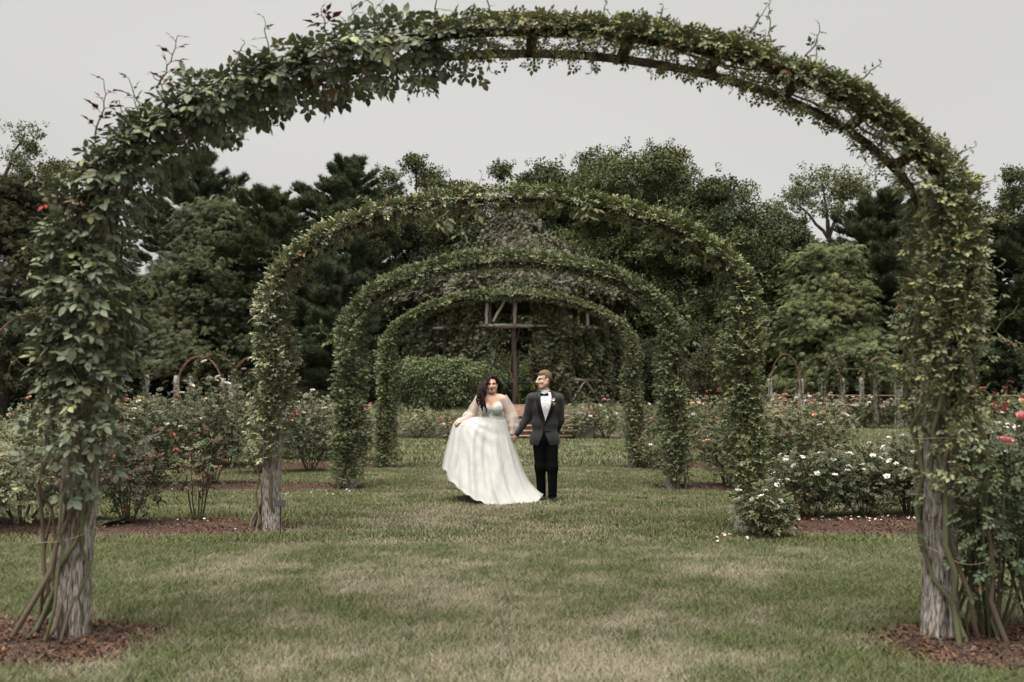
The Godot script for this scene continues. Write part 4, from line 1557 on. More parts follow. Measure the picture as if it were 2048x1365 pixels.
func far_things() -> void:
	var d := 47.0
	var posts := [[1572, 0.7, 0.2], [1640, 1.1, 0.9], [1700, 1.25, 1.6], [1762, 1.0, 0.7], [1835, 1.1, 0.9]]
	var names := ["bare small arch by the second arch's flowered leg", "small arch standing before the pale olive hemlock", "leafiest small arch, overgrown down one side", "small arch with bare top next to the leafiest one", "small arch ending the row behind the pale roses"]
	var i := 0
	for e in posts:
		var p := at_d(e[0], 801, d + 3.0 * (i % 2))
		p.y = 0
		small_arch(p, -0.25 + 0.12 * i, e[1], 3.55, e[2], names[i], 500 + i * 7, 2.35)
		i += 1
	names = ["small arch half hidden behind the large-leaved rose leg", "bare small arch behind the white-topped rose bush", "leafy small arch behind the white-topped rose bush", "bare rusty small arch beside the second arch's bleached post"]
	i = 0
	for e in [[255, 0.75, 0.9], [398, 1.05, 0.15], [428, 1.05, 1.1], [508, 1.2, 0.15]]:
		var p := at_d(e[0], 801, 45.0 + 2.0 * (i % 2))
		p.y = 0
		small_arch(p, 0.12 - 0.1 * i, e[1], 3.45, e[2], names[i], 560 + i * 7, 2.35)
		i += 1
	var a := at_d(70, 801, 27.0)
	a.y = 0
	small_arch(a, 0.35, 1.15, 3.75, 1.0, "tall small arch with open slats partly behind the large-leaved rose leg", 601, 2.75)
	a = at_d(1998, 801, 30.0)
	a.y = 0
	small_arch(a, -0.2, 0.85, 3.25, 0.7, "small arch with arched slats behind the deep pink roses", 611, 2.4)
	# rail fence at the edge of the wood
	var f := thing("rail_fence", "low rusty rail on short posts in front of the wood", "fence", at_d(1600, 801, 52.0) * Vector3(1, 0, 1))
	for k in 8:
		var x := -6.5 + k * 2.6
		obj("post", pole(Vector3(x, -0.05, 0), Vector3(x, 1.75, 0), 0.09, 640 + k, M.far_wood), f)
	obj("rail", pole(Vector3(-6.7, 1.62, 0.1), Vector3(11.9, 1.62, 0.1), 0.035, 650, M.red_rust), f)
func markers() -> void:
	# plant labels: [px, base py, kind]
	var L := [[86, 930, "teal", "teal plant label on a white stake beside the tall small arch", 0.5], [62, 1062, "teal", "teal plant label low in the bed of the pale green bush", 0.32], [560, 1075, "black", "black plant label leaning by the second arch's bleached post", 0.3], [2018, 912, "black", "black plant label near the deep pink roses", 0.62], [1822, 1062, "black", "black plant label in the bed of white roses", 0.36]]
	for e in L:
		var p := gp(e[0], e[1])
		p.y = 0.02
		var t := thing("plant_label", e[3], "plant label", p, rr(-.3, .3))
		var b := MB.new()
		var h: float = e[4]
		b.box(Transform3D(Basis(), Vector3(0, h * 0.5 - 0.03, 0)), Vector3(0.012, h + 0.06, 0.008), 0.002)
		obj("stake", b.mesh(M.white_plastic if e[2] == "teal" else M.dark_plastic, false), t)
		b = MB.new()
		b.box(Transform3D(Basis(Vector3.RIGHT, -0.5), Vector3(0, h + 0.02, 0.012)), Vector3(0.11, 0.07, 0.006), 0.002)
		obj("plate", b.mesh(M.teal_plastic if e[2] == "teal" else M.dark_plastic, false), t)

# ------------------------------------------------------------------ the couple
var px0 := 0.0
func pz(zx: float, zy: float, z := 0.0) -> Vector3:     # point read off an enlargement of the couple, in the person's own metres
	return Vector3((860.0 + zx / 4.403 - 1024.0) / 146.2 - px0, (1255.0 - zy) / 643.7, z)
# head: front +z, centre between the ears at the origin of t
func head(f: SDF, t: Transform3D, s: float, fem: bool) -> void:
	var E := func(c: Vector3, r: Vector3, k: float) -> void: f.ell(Transform3D(t.basis, t * (c * s)), r * s, k * s)
	var C := func(a: Vector3, b: Vector3, ra: float, rb: float, k: float) -> void: f.cap(t * (a * s), t * (b * s), ra * s, rb * s, k * s)
	E.call(Vector3(0, 0.035, -0.015), Vector3(0.077, 0.092, 0.096), 0.01)
	E.call(Vector3(0, -0.03, 0.022), Vector3(0.062 if fem else 0.060, 0.078, 0.068), 0.02)
	C.call(Vector3(-0.02, -0.095, 0.058), Vector3(0.02, -0.095, 0.058), 0.02, 0.02, 0.025)
	for x in [-1.0, 1.0]:
		C.call(Vector3(x * 0.058, -0.045, -0.005), Vector3(x * 0.022, -0.092, 0.052), 0.022 if fem else 0.026, 0.018, 0.03)
		E.call(Vector3(x * 0.037, -0.028, 0.062), Vector3(0.026, 0.022, 0.02), 0.02)
		C.call(Vector3(x * 0.012, 0.03, 0.084), Vector3(x * 0.048, 0.03, 0.068), 0.010, 0.009, 0.014)
		E.call(Vector3(x * 0.031, 0.010, 0.069), Vector3(0.014, 0.010, 0.012), 0.006)
		E.call(Vector3(x * 0.078, -0.008, -0.01), Vector3(0.010, 0.032, 0.020), 0.008)
		E.call(Vector3(x * 0.011, -0.033, 0.098), Vector3(0.009, 0.008, 0.010), 0.008)
	C.call(Vector3(0, 0.024, 0.088), Vector3(0, -0.028, 0.110), 0.009, 0.012, 0.014)
	C.call(Vector3(-0.018, -0.060, 0.083), Vector3(0.018, -0.060, 0.083), 0.007, 0.007, 0.008)
	C.call(Vector3(-0.014, -0.070, 0.083), Vector3(0.014, -0.070, 0.083), 0.008, 0.008, 0.006)
func paint_face(b: MB, t: Transform3D, s: float, skin: Color, lip: Color, brow: Color, eye: Color) -> void:
	var inv := t.affine_inverse()
	for i in b.v.size():
		var p := (inv * b.v[i]) / s
		var c := skin
		if p.z > 0.05 and p.length() < 0.16:
			var x := absf(p.x)
			if pow((x - 0.031) / 0.017, 2.0) + pow((p.y - 0.010) / 0.0085, 2.0) < 1.0: c = eye
			elif x > 0.012 and x < 0.052 and absf(p.y - 0.031 + x * 0.06) < 0.006: c = brow
			elif x < 0.022 and p.z > 0.07 and absf(p.y + 0.064 - x * x * 9.0) < 0.0075: c = lip
			elif pow((x - 0.042) / 0.02, 2.0) + pow((p.y + 0.025) / 0.016, 2.0) < 1.0: c = skin.lerp(lip, 0.12)
		b.c[i] = c
# hand: wrist at w, palm towards dir, thumb to the side th, closed by curl (0 open, 1 fist)
func hand(f: SDF, w: Vector3, dir: Vector3, back: Vector3, th: float, curl: float, s := 1.0) -> void:
	var z := dir.normalized()
	var y := (back - z * back.dot(z)).normalized()
	var x := y.cross(z) * th
	f.cap(w, w + z * 0.03 * s, 0.026 * s, 0.027 * s, 0.012)
	for k in 4:
		var u := (k - 1.5) * 0.0195 * s
		var kn := w + z * 0.082 * s + x * u + y * (0.004 - absf(k - 1.5) * 0.002)
		f.cap(w + z * 0.02 * s + x * u * 0.7, kn, 0.014 * s, 0.0115 * s, 0.008)
		var l: float = [0.040, 0.045, 0.042, 0.034][k] * s
		var a := curl * 1.1
		var p := kn
		for j in 3:
			var d := z * cos(a) - y * sin(a)
			var q: Vector3 = p + d * l * [1.0, 0.68, 0.55][j]
			f.cap(p, q, (0.0105 - j * 0.001) * s, (0.0098 - j * 0.001) * s, 0.003)
			p = q
			a += curl * 1.15
	var t0 := w + z * 0.025 * s - x * 0.026 * s
	var t1 := t0 + (z * 0.7 - x * 0.75 - y * 0.35 * curl).normalized() * 0.036 * s
	var t2 := t1 + (z * 0.85 - x * 0.1 - y * 0.7 * curl).normalized() * 0.032 * s
	var t3 := t2 + (z * 0.6 + x * 0.3 - y * 0.8 * curl).normalized() * 0.024 * s
	f.cap(t0, t1, 0.015 * s, 0.012 * s, 0.008)
	f.cap(t1, t2, 0.0115 * s, 0.0105 * s, 0.003)
	f.cap(t2, t3, 0.0105 * s, 0.009 * s, 0.003)
func smooth_curve(pts: Array, n: int) -> Array:
	var c := Curve3D.new()
	for i in pts.size():
		var a: Vector3 = pts[maxi(i - 1, 0)]
		var b: Vector3 = pts[mini(i + 1, pts.size() - 1)]
		var h := (b - a) / 6.0
		c.add_point(pts[i], -h, h)
	var out := []
	var l := c.get_baked_length()
	for i in n + 1: out.append(c.sample_baked(l * i / n, true))
	return out
func patch(f: SDF, left: Array, right: Array, off: float, m: Material, n := 18, w := 5) -> ArrayMesh:      # cloth laid on the front of a body, as thick as off
	var b := MB.new()
	var L := smooth_curve(left, n)
	var R := smooth_curve(right, n)
	var rows := []
	for i in n + 1:
		var row := []
		for k in w + 1:
			var p: Vector3 = L[i].lerp(R[i], float(k) / w)
			p.z = f.front(p.x, p.y) + off
			row.append(p)
		var e0: Vector3 = row[0] - Vector3(0, 0, off + 0.004)
		var e1: Vector3 = row[-1] - Vector3(0, 0, off + 0.004)
		row.push_front(e0)
		row.append(e1)
		rows.append(row)
	b.grid(rows)
	return b.mesh(m)
func lathe_arm(pts: Array, rad: Array, n: int, m: Material, fold := 0.0, seed_ := 1) -> ArrayMesh:
	rng.seed = seed_
	noise.seed = seed_
	noise.frequency = 1.0
	var c := smooth_curve(pts, n)
	var b := MB.new()
	var side := Vector3.BACK
	var rows := []
	for i in n + 1:
		var t: Vector3 = (c[mini(i + 1, n)] - c[maxi(i - 1, 0)]).normalized()
		side = (side - t * t.dot(side)).normalized()
		var up := t.cross(side)
		var f := float(i) / n * (rad.size() - 1)
		var j := mini(int(f), rad.size() - 2)
		var r: float = lerpf(rad[j], rad[j + 1], smoothstep(0.0, 1.0, f - j))
		var row := []
		for k in 20:
			var a := TAU * k / 20.0
			var rr_ := r * (1.0 + fold * noise.get_noise_3d(cos(a) * 2.2, i * 0.06, sin(a) * 2.2) * 1.6)
			row.append(c[i] + (side * cos(a) + up * sin(a)) * rr_)
		rows.append(row)
	b.grid(rows, true)
	return b.mesh(m)

func bride(at: Vector3) -> void:
	px0 = at.x
	var t := thing("person", "person in a white tulle wedding gown lifting one side of her skirt", "person", at, 0.0, "the couple on the lawn walk")
	var skin := Color(0.60, 0.37, 0.275)
	# body
	var b := MB.new()
	var f := SDF.new(Vector3(-0.45, 0.0, -0.25), Vector3(0.45, 1.52, 0.30), 0.0125)
	var arm_r := [pz(640, 362, -0.01), pz(712, 515, -0.04), pz(722, 650, 0.03)]
	var arm_l := [pz(432, 366, -0.01), pz(372, 492, -0.06), pz(282, 548, 0.09)]
	f.cap(pz(541, 285, -0.03), pz(541, 335, -0.035), 0.050, 0.058, 0.03)
	f.cap(pz(470, 352, -0.03), pz(612, 350, -0.03), 0.062, 0.062, 0.04)
	f.ell(Transform3D(Basis(), pz(534, 410, -0.02)), Vector3(0.175, 0.16, 0.112), 0.04)
	for x in [488.0, 588.0]: f.sph(pz(x, 440, 0.06), 0.078, 0.03)
	f.ell(Transform3D(Basis(), pz(530, 510, -0.02)), Vector3(0.165, 0.12, 0.115), 0.04)
	f.ell(Transform3D(Basis(), pz(535, 610, -0.03)), Vector3(0.21, 0.16, 0.15), 0.05)
	for arm in [arm_r, arm_l]:
		f.cap(arm[0], arm[1], 0.062, 0.047, 0.03)
		f.cap(arm[1], arm[2], 0.045, 0.027, 0.02)
	for x in [490.0, 585.0]:
		f.cap(pz(x, 660, -0.02), pz(x, 940, 0.0), 0.095, 0.062, 0.03)
		f.cap(pz(x, 940, 0.0), pz(x + 5, 1200, -0.02 if x < 500 else 0.05), 0.06, 0.036, 0.02)
		f.cap(pz(x + 5, 1215, -0.03 if x < 500 else 0.04), pz(x + 8, 1238, 0.10 if x < 500 else 0.17), 0.036, 0.028, 0.02)
	f.into(b)
	var ht := Transform3D(Basis(Vector3.BACK, 0.05) * Basis(Vector3.UP, 0.03), pz(541, 232, 0.0))
	var hs := SDF.new(ht.origin + Vector3(-0.12, -0.16, -0.14), ht.origin + Vector3(0.12, 0.16, 0.16), 0.0042)
	head(hs, ht, 0.95, true)
	hs.into(b)
	var hf := SDF.new(arm_r[2] + Vector3(-0.1, -0.2, -0.12), arm_r[2] + Vector3(0.12, 0.06, 0.14), 0.0042)
	hand(hf, arm_r[2], Vector3(0.12, -1, 0.15), Vector3(-0.15, 0.1, 1), 1.0, 0.55, 0.9)
	hf.into(b)
	hf = SDF.new(arm_l[2] + Vector3(-0.2, -0.15, -0.12), arm_l[2] + Vector3(0.08, 0.1, 0.18), 0.005)
	hand(hf, arm_l[2], Vector3(-0.8, -0.25, 0.5), Vector3(0.1, 0.9, 0.5), 1.0, 0.75, 0.9)
	hf.into(b)
	paint_face(b, ht, 0.95, skin, Color(0.36, 0.085, 0.075), Color(0.05, 0.03, 0.022), Color(0.03, 0.02, 0.016))
	obj("body", b.mesh(M.skin), t)
	# hair: crown, long waves over one shoulder, the rest behind
	f = SDF.new(Vector3(-0.32, 1.12, -0.22), Vector3(0.3, 1.80, 0.2), 0.006)
	f.ell(Transform3D(ht.basis, ht * Vector3(0, 0.048, -0.028)), Vector3(0.086, 0.097, 0.100), 0.01)
	rng.seed = 91
	for k in 9:       # front fall
		var a := k / 8.0
		var p := ht * Vector3(-0.045 - 0.035 * a, 0.10 - 0.05 * a, 0.055 - 0.09 * a)
		var e := pz(lerpf(490, 420, a), lerpf(478, 410, a) + rr(-22, 12), 0.150 - 0.04 * a)
		var q := p
		for j in 14:
			var s := (j + 1) / 14.0
			var n := p.lerp(e, s) + Vector3(-0.032 * sin(s * PI) + 0.019 * sin(s * 15.0 + k * 1.3), 0.035 * sin(s * PI), 0.045 * sin(s * PI) + 0.014 * cos(s * 15.0 + k * 1.3))
			var r := 0.022 * (1.0 - 0.62 * s * s)
			f.cap(q, n, r, r, 0.006)
			q = n
	for k in 8:       # behind the other shoulder
		var a := k / 7.0
		var p := ht * Vector3(0.02 + 0.055 * a, 0.11 - 0.03 * a, 0.045 - 0.10 * a)
		var e := pz(lerpf(628, 560, a), lerpf(300, 420, a), -0.06 - 0.08 * a)
		var q := p
		for j in 10:
			var s := (j + 1) / 10.0
			var n := p.lerp(e, s) + Vector3(0.045 * sin(s * PI) + 0.010 * sin(s * 13.0 + k), 0.02 * sin(s * PI), -0.02 * sin(s * PI))
			var r := 0.022 * (1.0 - 0.5 * s * s)
			f.cap(q, n, r, r, 0.008)
			q = n
	b = MB.new()
	var inv := ht.affine_inverse()
	f.into(b, func(p: Vector3) -> bool:
		var q := inv * p
		return not (q.z > 0.035 and absf(q.x - 0.008) < 0.052 - 0.2 * maxf(0.0, q.y - 0.05) and q.y < 0.078 and q.y > -0.13))
	obj("hair", b.mesh(M.bride_hair), t)
	# bodice
	f = SDF.new(Vector3(-0.32, 0.95, -0.22), Vector3(0.32, 1.48, 0.26), 0.009)
	f.cap(pz(470, 352, -0.03), pz(612, 350, -0.03), 0.068, 0.068, 0.04)
	f.ell(Transform3D(Basis(), pz(534, 410, -0.02)), Vector3(0.183, 0.168, 0.120), 0.04)
	for x in [488.0, 588.0]: f.sph(pz(x, 440, 0.06), 0.086, 0.03)
	f.ell(Transform3D(Basis(), pz(530, 510, -0.02)), Vector3(0.173, 0.128, 0.123), 0.04)
	b = MB.new()
	var cx := pz(537, 0).x
	f.into(b, func(p: Vector3) -> bool:
		var x := absf(p.x - cx)
		var edge := 1.268 + minf(x, 0.19) * 0.6 + 0.03 * sin(clampf(x / 0.16, 0.0, 1.0) * PI)
		if p.z < 0.0: edge = 1.38
		return p.y < edge and p.y > 1.13)
	obj("bodice", b.mesh(M.bodice), t)
	# sheer yoke and full sleeves
	b = MB.new()
	f.into(b, func(p: Vector3) -> bool:
		var x := absf(p.x - cx)
		return p.y > 1.28 and x > 0.085 + (p.y - 1.25) * 0.10 and p.y < 1.46)
	obj("yoke", b.mesh(M.tulle), t)
	obj("sleeve", lathe_arm([arm_r[0] + Vector3(-0.02, 0.03, 0), pz(695, 450, -0.02), pz(728, 560, -0.01), pz(738, 620, 0.02), pz(722, 662, 0.035)], [0.075, 0.078, 0.085, 0.098, 0.088, 0.036], 26, M.tulle, 0.12, 5), t)
	obj("sleeve", lathe_arm([arm_l[0] + Vector3(0.02, 0.03, 0), pz(398, 440, -0.03), pz(362, 505, -0.03), pz(318, 535, 0.04), pz(285, 548, 0.085)], [0.075, 0.080, 0.09, 0.098, 0.085, 0.038], 26, M.tulle, 0.12, 6), t)
	obj("cuff", lathe_arm([pz(722, 640, 0.03), pz(722, 664, 0.036)], [0.036, 0.034], 4, M.dress, 0.0, 7), t)
	# skirt: tilted rings from waist to hem, gathered into the lifted side
	noise.seed = 61
	noise.frequency = 1.0
	var L := smooth_curve([pz(408, 512), pz(330, 518), pz(258, 527), pz(214, 575), pz(190, 660), pz(160, 790), pz(127, 935)], 44)
	var R := smooth_curve([pz(650, 512), pz(672, 560), pz(695, 640), pz(738, 780), pz(795, 945), pz(868, 1090), pz(975, 1192)], 44)
	var rows := []
	var lift := pz(262, 522)
	for i in 45:
		var s := i / 44.0
		var row := []
		var c: Vector3 = (L[i] + R[i]) * 0.5
		var h: Vector3 = (R[i] - L[i]) * 0.5
		var dep := 0.125 + 0.52 * pow(s, 1.15)
		var drop := 0.292 * pow(s, 1.6) + 0.05 * sin(s * PI)
		for k in 144:
			var a := TAU * k / 144.0
			var pl := 0.055 * smoothstep(0.04, 0.7, s) * (0.55 * sin(a * 11.0 + 1.5 * sin(a * 2.0)) + 0.8 * noise.get_noise_2d(a * 4.0, s * 1.2) + 0.3 * sin(a * 23.0 + s * 2.0))
			var sn := sin(a)
			var p := c + h * cos(a) * (1.0 + pl * 0.3 / maxf(h.length(), 0.2)) + Vector3(0, 0, sn * (dep + pl))
			var fd := pow(absf(sn), 1.15)
			p.y -= drop * fd
			if sn < 0: p.y -= 0.03 * s
			else:          # folds that hang from the gathered side
				var hq := Vector2(p.x, p.y) - Vector2(lift.x, lift.y)
				p.z += 0.012 * sn * smoothstep(0.03, 0.2, s) * exp(-hq.length() / 0.55) * sin(hq.angle() * 19.0 + 2.0 * noise.get_noise_1d(hq.length() * 3.0))
			if i == 44: p.y += 0.012 * sin(a * 29.0) + 0.01 * noise.get_noise_1d(a * 20.0)
			p.y = maxf(p.y, 0.018 + 0.006 * sin(a * 17.0))
			row.append(p)
		rows.append(row)
	b = MB.new()
	b.grid(rows, true)
	obj("skirt", b.mesh(M.dress), t)
	# the loose outer layer of tulle
	b = MB.new()
	var over := []
	for i in range(2, 45):
		var s := i / 44.0
		var row := []
		for k in 144:
			var a := TAU * k / 144.0
			var o := Vector3(cos(a), 0.15, sin(a))
			row.append(rows[i][k] + o * (0.008 + 0.022 * s * (0.5 + 0.5 * sin(a * 17.0 + 2.0 * sin(a * 3.0)) + 0.8 * noise.get_noise_2d(a * 6.0 + 20.0, s * 2.0))))
		over.append(row)
	b.grid(over, true)
	obj("overskirt", b.mesh(M.overskirt), t)
	# beads over bodice and the top of the skirt
	var bead := MB.new()
	for d in [Vector3.RIGHT, Vector3.UP, Vector3.BACK]:
		pass
	bead.tube([Vector3(0, 0, -0.5), Vector3(0, 0, 0), Vector3(0, 0, 0.5)], [0.2, 0.5, 0.2], 6)
	var xf := []
	var col := []
	rng.seed = 95
	for k in 1500:
		var u := rng.randf()
		var p := pz(rr(415, 645), 300 + 220 * sqrt(u))
		var x := absf(p.x - cx)
		if p.y > 1.268 + minf(x, 0.19) * 0.6 + 0.025 * sin(clampf(x / 0.16, 0.0, 1.0) * PI) or p.y < 1.15: continue
		p.z = f.front(p.x, p.y) + 0.002
		if p.z < 0.0: continue
		xf.append(Transform3D(Basis().scaled(Vector3.ONE * rr(0.005, 0.009)), p))
		var g := rr(0.28, 0.85)
		col.append(Color(g, g * 0.98, g * 0.95))
	for k in 1300:
		var i := int(pow(rng.randf(), 1.7) * 20.0)
		var j := rng.randi_range(8, 58)
		if rng.randf() < i / 24.0: continue
		if j > 40 and rng.randf() < 0.6: continue
		var p: Vector3 = rows[i][j].lerp(rows[i + 1][j], rng.randf())
		xf.append(Transform3D(Basis().scaled(Vector3.ONE * rr(0.005, 0.009)), p + Vector3(0, 0, 0.004)))
		var g := rr(0.22, 0.8)
		col.append(Color(g, g * 0.98, g * 0.95))
	scatter("beading", bead.mesh(M.bead), xf, col, t)
	# veil from the back of the head down behind the lifted arm
	b = MB.new()
	var v0 := smooth_curve([ht * Vector3(-0.06, 0.12, -0.09), pz(430, 250, -0.16), pz(352, 440, -0.20), pz(300, 640, -0.25), pz(270, 900, -0.34)], 20)
	var v1 := smooth_curve([ht * Vector3(0.06, 0.12, -0.10), pz(600, 300, -0.20), pz(640, 470, -0.26), pz(690, 700, -0.32), pz(720, 930, -0.4)], 20)
	rows = []
	for i in 21:
		var row := []
		for k in 25:
			var u := k / 24.0
			row.append(v0[i].lerp(v1[i], u) + Vector3(0, 0, -0.05 * sin(u * PI) + 0.018 * sin(u * 34.0) * i / 20.0))
		rows.append(row)
	b.grid(rows)
	obj("veil", b.mesh(M.veil), t)

func groom(at: Vector3) -> void:
	px0 = at.x
	var t := thing("person", "person in a grey tuxedo and black trousers looking toward the bride", "person", at, 0.0, "the couple on the lawn walk")
	var skin := Color(0.64, 0.41, 0.325)
	var arm_l := [pz(898, 352, -0.01), pz(853, 530, -0.05), pz(762, 668, 0.0)]
	var arm_r := [pz(1135, 356, -0.01), pz(1152, 540, -0.06), pz(1120, 655, -0.14)]
	# body
	var b := MB.new()
	var f := SDF.new(Vector3(-0.5, 0.0, -0.25), Vector3(0.32, 1.56, 0.26), 0.0125)
	f.cap(pz(1012, 250, -0.03), pz(1015, 310, -0.03), 0.054, 0.062, 0.03)
	f.cap(pz(915, 352, -0.03), pz(1115, 352, -0.03), 0.06, 0.06, 0.04)
	f.ell(Transform3D(Basis(), pz(1014, 430, -0.02)), Vector3(0.18, 0.18, 0.10), 0.04)
	f.ell(Transform3D(Basis(), pz(1012, 580, -0.02)), Vector3(0.15, 0.17, 0.09), 0.04)
	f.ell(Transform3D(Basis(), pz(1015, 690, -0.02)), Vector3(0.16, 0.12, 0.10), 0.04)
	for arm in [arm_l, arm_r]:
		f.cap(arm[0], arm[1], 0.05, 0.038, 0.02)
		f.cap(arm[1], arm[2], 0.036, 0.026, 0.02)
	var legs := [[pz(965, 740, -0.02), pz(972, 960, 0.0), pz(985, 1195, -0.07)], [pz(1070, 740, -0.02), pz(1078, 960, 0.05), pz(1078, 1200, 0.06)]]
	for l in legs:
		f.cap(l[0], l[1], 0.075, 0.05, 0.02)
		f.cap(l[1], l[2], 0.05, 0.034, 0.02)
	f.into(b)
	var ht := Transform3D(Basis(Vector3.BACK, 0.04) * Basis(Vector3.UP, -1.08), pz(1006, 188, -0.005))
	var hs := SDF.new(ht.origin + Vector3(-0.16, -0.16, -0.16), ht.origin + Vector3(0.16, 0.16, 0.16), 0.0045)
	head(hs, ht, 1.0, false)
	hs.cap(ht * Vector3(0, 0.024, 0.09), ht * Vector3(0, -0.03, 0.122), 0.009, 0.012, 0.01)
	hs.into(b)
	var hf := SDF.new(arm_l[2] + Vector3(-0.14, -0.2, -0.12), arm_l[2] + Vector3(0.1, 0.06, 0.14), 0.0042)
	hand(hf, arm_l[2], Vector3(-0.35, -1, 0.1), Vector3(0.9, 0.0, 0.55), -1.0, 0.75, 1.0)
	hf.into(b)
	hf = SDF.new(arm_r[2] + Vector3(-0.18, -0.12, -0.14), arm_r[2] + Vector3(0.1, 0.08, 0.12), 0.005)
	hand(hf, arm_r[2], Vector3(-1, -0.3, -0.1), Vector3(0, 0.2, -1), 1.0, 0.5, 1.0)
	hf.into(b)
	paint_face(b, ht, 1.0, skin, Color(0.50, 0.25, 0.20), Color(0.38, 0.22, 0.15), Color(0.16, 0.10, 0.08))
	obj("body", b.mesh(M.skin), t)
	# short hair
	f = SDF.new(ht.origin + Vector3(-0.16, -0.12, -0.16), ht.origin + Vector3(0.16, 0.18, 0.16), 0.005)
	f.ell(Transform3D(ht.basis, ht * Vector3(0, 0.044, -0.018)), Vector3(0.083, 0.097, 0.102), 0.01)
	f.ell(Transform3D(ht.basis, ht * Vector3(0.01, 0.094, 0.022)), Vector3(0.05, 0.024, 0.055), 0.02)
	b = MB.new()
	var inv := ht.affine_inverse()
	f.into(b, func(p: Vector3) -> bool:
		var q := inv * p
		if q.z > 0.02 and q.y < 0.062 + 0.3 * (0.09 - q.z): return q.y > 0.075
		if q.z > -0.02 and q.y < 0.02: return false
		return q.y > -0.05 + maxf(0.0, q.z + 0.05) * 0.6)
	for i in b.v.size():
		b.v[i] += rdir() * 0.003
	obj("hair", b.mesh(M.groom_hair), t)
	# jacket
	var j := SDF.new(Vector3(-0.48, 0.70, -0.24), Vector3(0.30, 1.56, 0.26), 0.009)
	j.cap(pz(912, 352, -0.03), pz(1122, 352, -0.03), 0.078, 0.078, 0.05)
	j.cap(pz(985, 318, -0.04), pz(1045, 315, -0.04), 0.075, 0.075, 0.05)
	j.ell(Transform3D(Basis(), pz(1016, 430, -0.02)), Vector3(0.212, 0.20, 0.128), 0.05)
	j.ell(Transform3D(Basis(), pz(1012, 570, -0.02)), Vector3(0.183, 0.18, 0.118), 0.05)
	j.ell(Transform3D(Basis(), pz(1012, 720, -0.02)), Vector3(0.212, 0.20, 0.132), 0.05)
	for arm in [arm_l, arm_r]:
		j.cap(arm[0], arm[1], 0.076, 0.060, 0.03)
		j.cap(arm[1], arm[1].lerp(arm[2], 0.97), 0.058, 0.044, 0.02)
	# cloth creases: shallow ridges at elbow and button
	rng.seed = 44
	for k in 0:
		var e := pz(1004, 580, 0.11)
		var d := Vector3(rr(-1, 1), rr(-.5, .7), 0).normalized()
		j.cap(e + d * 0.03, e + d * rr(0.08, 0.15) - Vector3(0, 0, 0.03), 0.0035, 0.002, 0.03)
	for arm in [arm_l, arm_r]:
		for k in 4:
			var e: Vector3 = arm[1] + Vector3(0, 0.06 - k * 0.04, 0.045)
			j.cap(e - Vector3(0.035, 0.012, 0.01), e + Vector3(0.035, 0.012, -0.005), 0.009, 0.006, 0.015)
	b = MB.new()
	var mid := pz(1003, 0).x
	var low := pz(0, 762).y
	var cut := pz(0, 605).y
	var wrist: Vector3 = arm_l[2]
	var nk := pz(1016, 300)
	var unit := 1.0 / 643.7
	j.into(b, func(p: Vector3) -> bool:
		var dx := absf(p.x - mid)
		if p.x < wrist.x + 0.1 and p.y < 1.0 and p.x < -0.15: return true
		if p.y < low: return false
		if p.z > 0.02 and p.y < cut and dx < 52.0 * unit * pow((cut - p.y) / (cut - low), 1.35): return false
		var r := Vector2(p.x - nk.x, (p.z + 0.03) * 1.0).length()
		return not (p.y > nk.y - 0.005 and r < 0.072))
	obj("jacket", b.mesh(M.jacket), t)
	obj("shirt_front", patch(j, [pz(962, 300), pz(968, 380), pz(990, 480), pz(1010, 550)], [pz(1078, 292), pz(1080, 350), pz(1056, 450), pz(1014, 552)], 0.005, M.shirt), t)
	obj("lapel", patch(j, [pz(962, 284), pz(936, 350), pz(946, 430), pz(974, 520), pz(997, 574)], [pz(974, 292), pz(975, 380), pz(992, 460), pz(1012, 530), pz(1009, 574)], 0.013, M.satin), t)
	obj("lapel", patch(j, [pz(1062, 286), pz(1072, 350), pz(1058, 430), pz(1030, 510), pz(1003, 572)], [pz(1084, 278), pz(1102, 350), pz(1094, 420), pz(1060, 510), pz(1012, 576)], 0.014, M.satin), t)
	obj("pocket_edge", patch(j, [pz(905, 598), pz(905, 607)], [pz(972, 602), pz(972, 611)], 0.006, M.jacket, 4), t)
	var bt := MB.new()
	var bs := SDF.new(Vector3(-0.03, -0.02, -0.03), Vector3(0.03, 0.02, 0.03), 0.006)
	bs.sph(Vector3.ZERO, 0.012)
	bs.into(bt)
	var btn := bt.mesh(M.satin)
	var p0 := pz(1002, 574)
	obj("button", btn, t, Transform3D(Basis(), Vector3(p0.x, p0.y, j.front(p0.x, p0.y) + 0.018)))
	for y in [368.0, 425.0, 480.0]:
		var q := pz(1012, y)
		obj("stud", btn, t, Transform3D(Basis().scaled(Vector3.ONE * 0.45), Vector3(q.x, q.y, j.front(q.x, q.y) + 0.008)))
	# collar and bow tie
	b = MB.new()
	var rows := []
	for i in 5:
		var s := i / 4.0
		var row := []
		for k in 28:
			var a := TAU * k / 28.0
			var r := lerpf(0.078, 0.070, s)
			row.append(pz(1014, lerpf(318, 268, s) - 8.0 * sin(-a), -0.025) + Vector3(cos(a) * r, 0, sin(a) * r * 1.02))
		rows.append(row)
	b.grid(rows, true)
	obj("collar", b.mesh(M.shirt), t)
	var zf := 0.065
	f = SDF.new(pz(950, 350, zf - 0.04), pz(1062, 285, zf + 0.06), 0.004)
	for s in [-1.0, 1.0]:
		f.cap(pz(1006, 317, zf), pz(1006 + s * 31, 309, zf - 0.004), 0.009, 0.014, 0.004)
		f.cap(pz(1006, 319, zf), pz(1006 + s * 31, 328, zf - 0.004), 0.009, 0.014, 0.004)
	f.sph(pz(1006, 318, zf + 0.006), 0.014, 0.003)
	b = MB.new()
	f.into(b)
	obj("bow_tie", b.mesh(M.satin), t)
	# boutonniere
	b = MB.new()
	var c := pz(1086, 372)
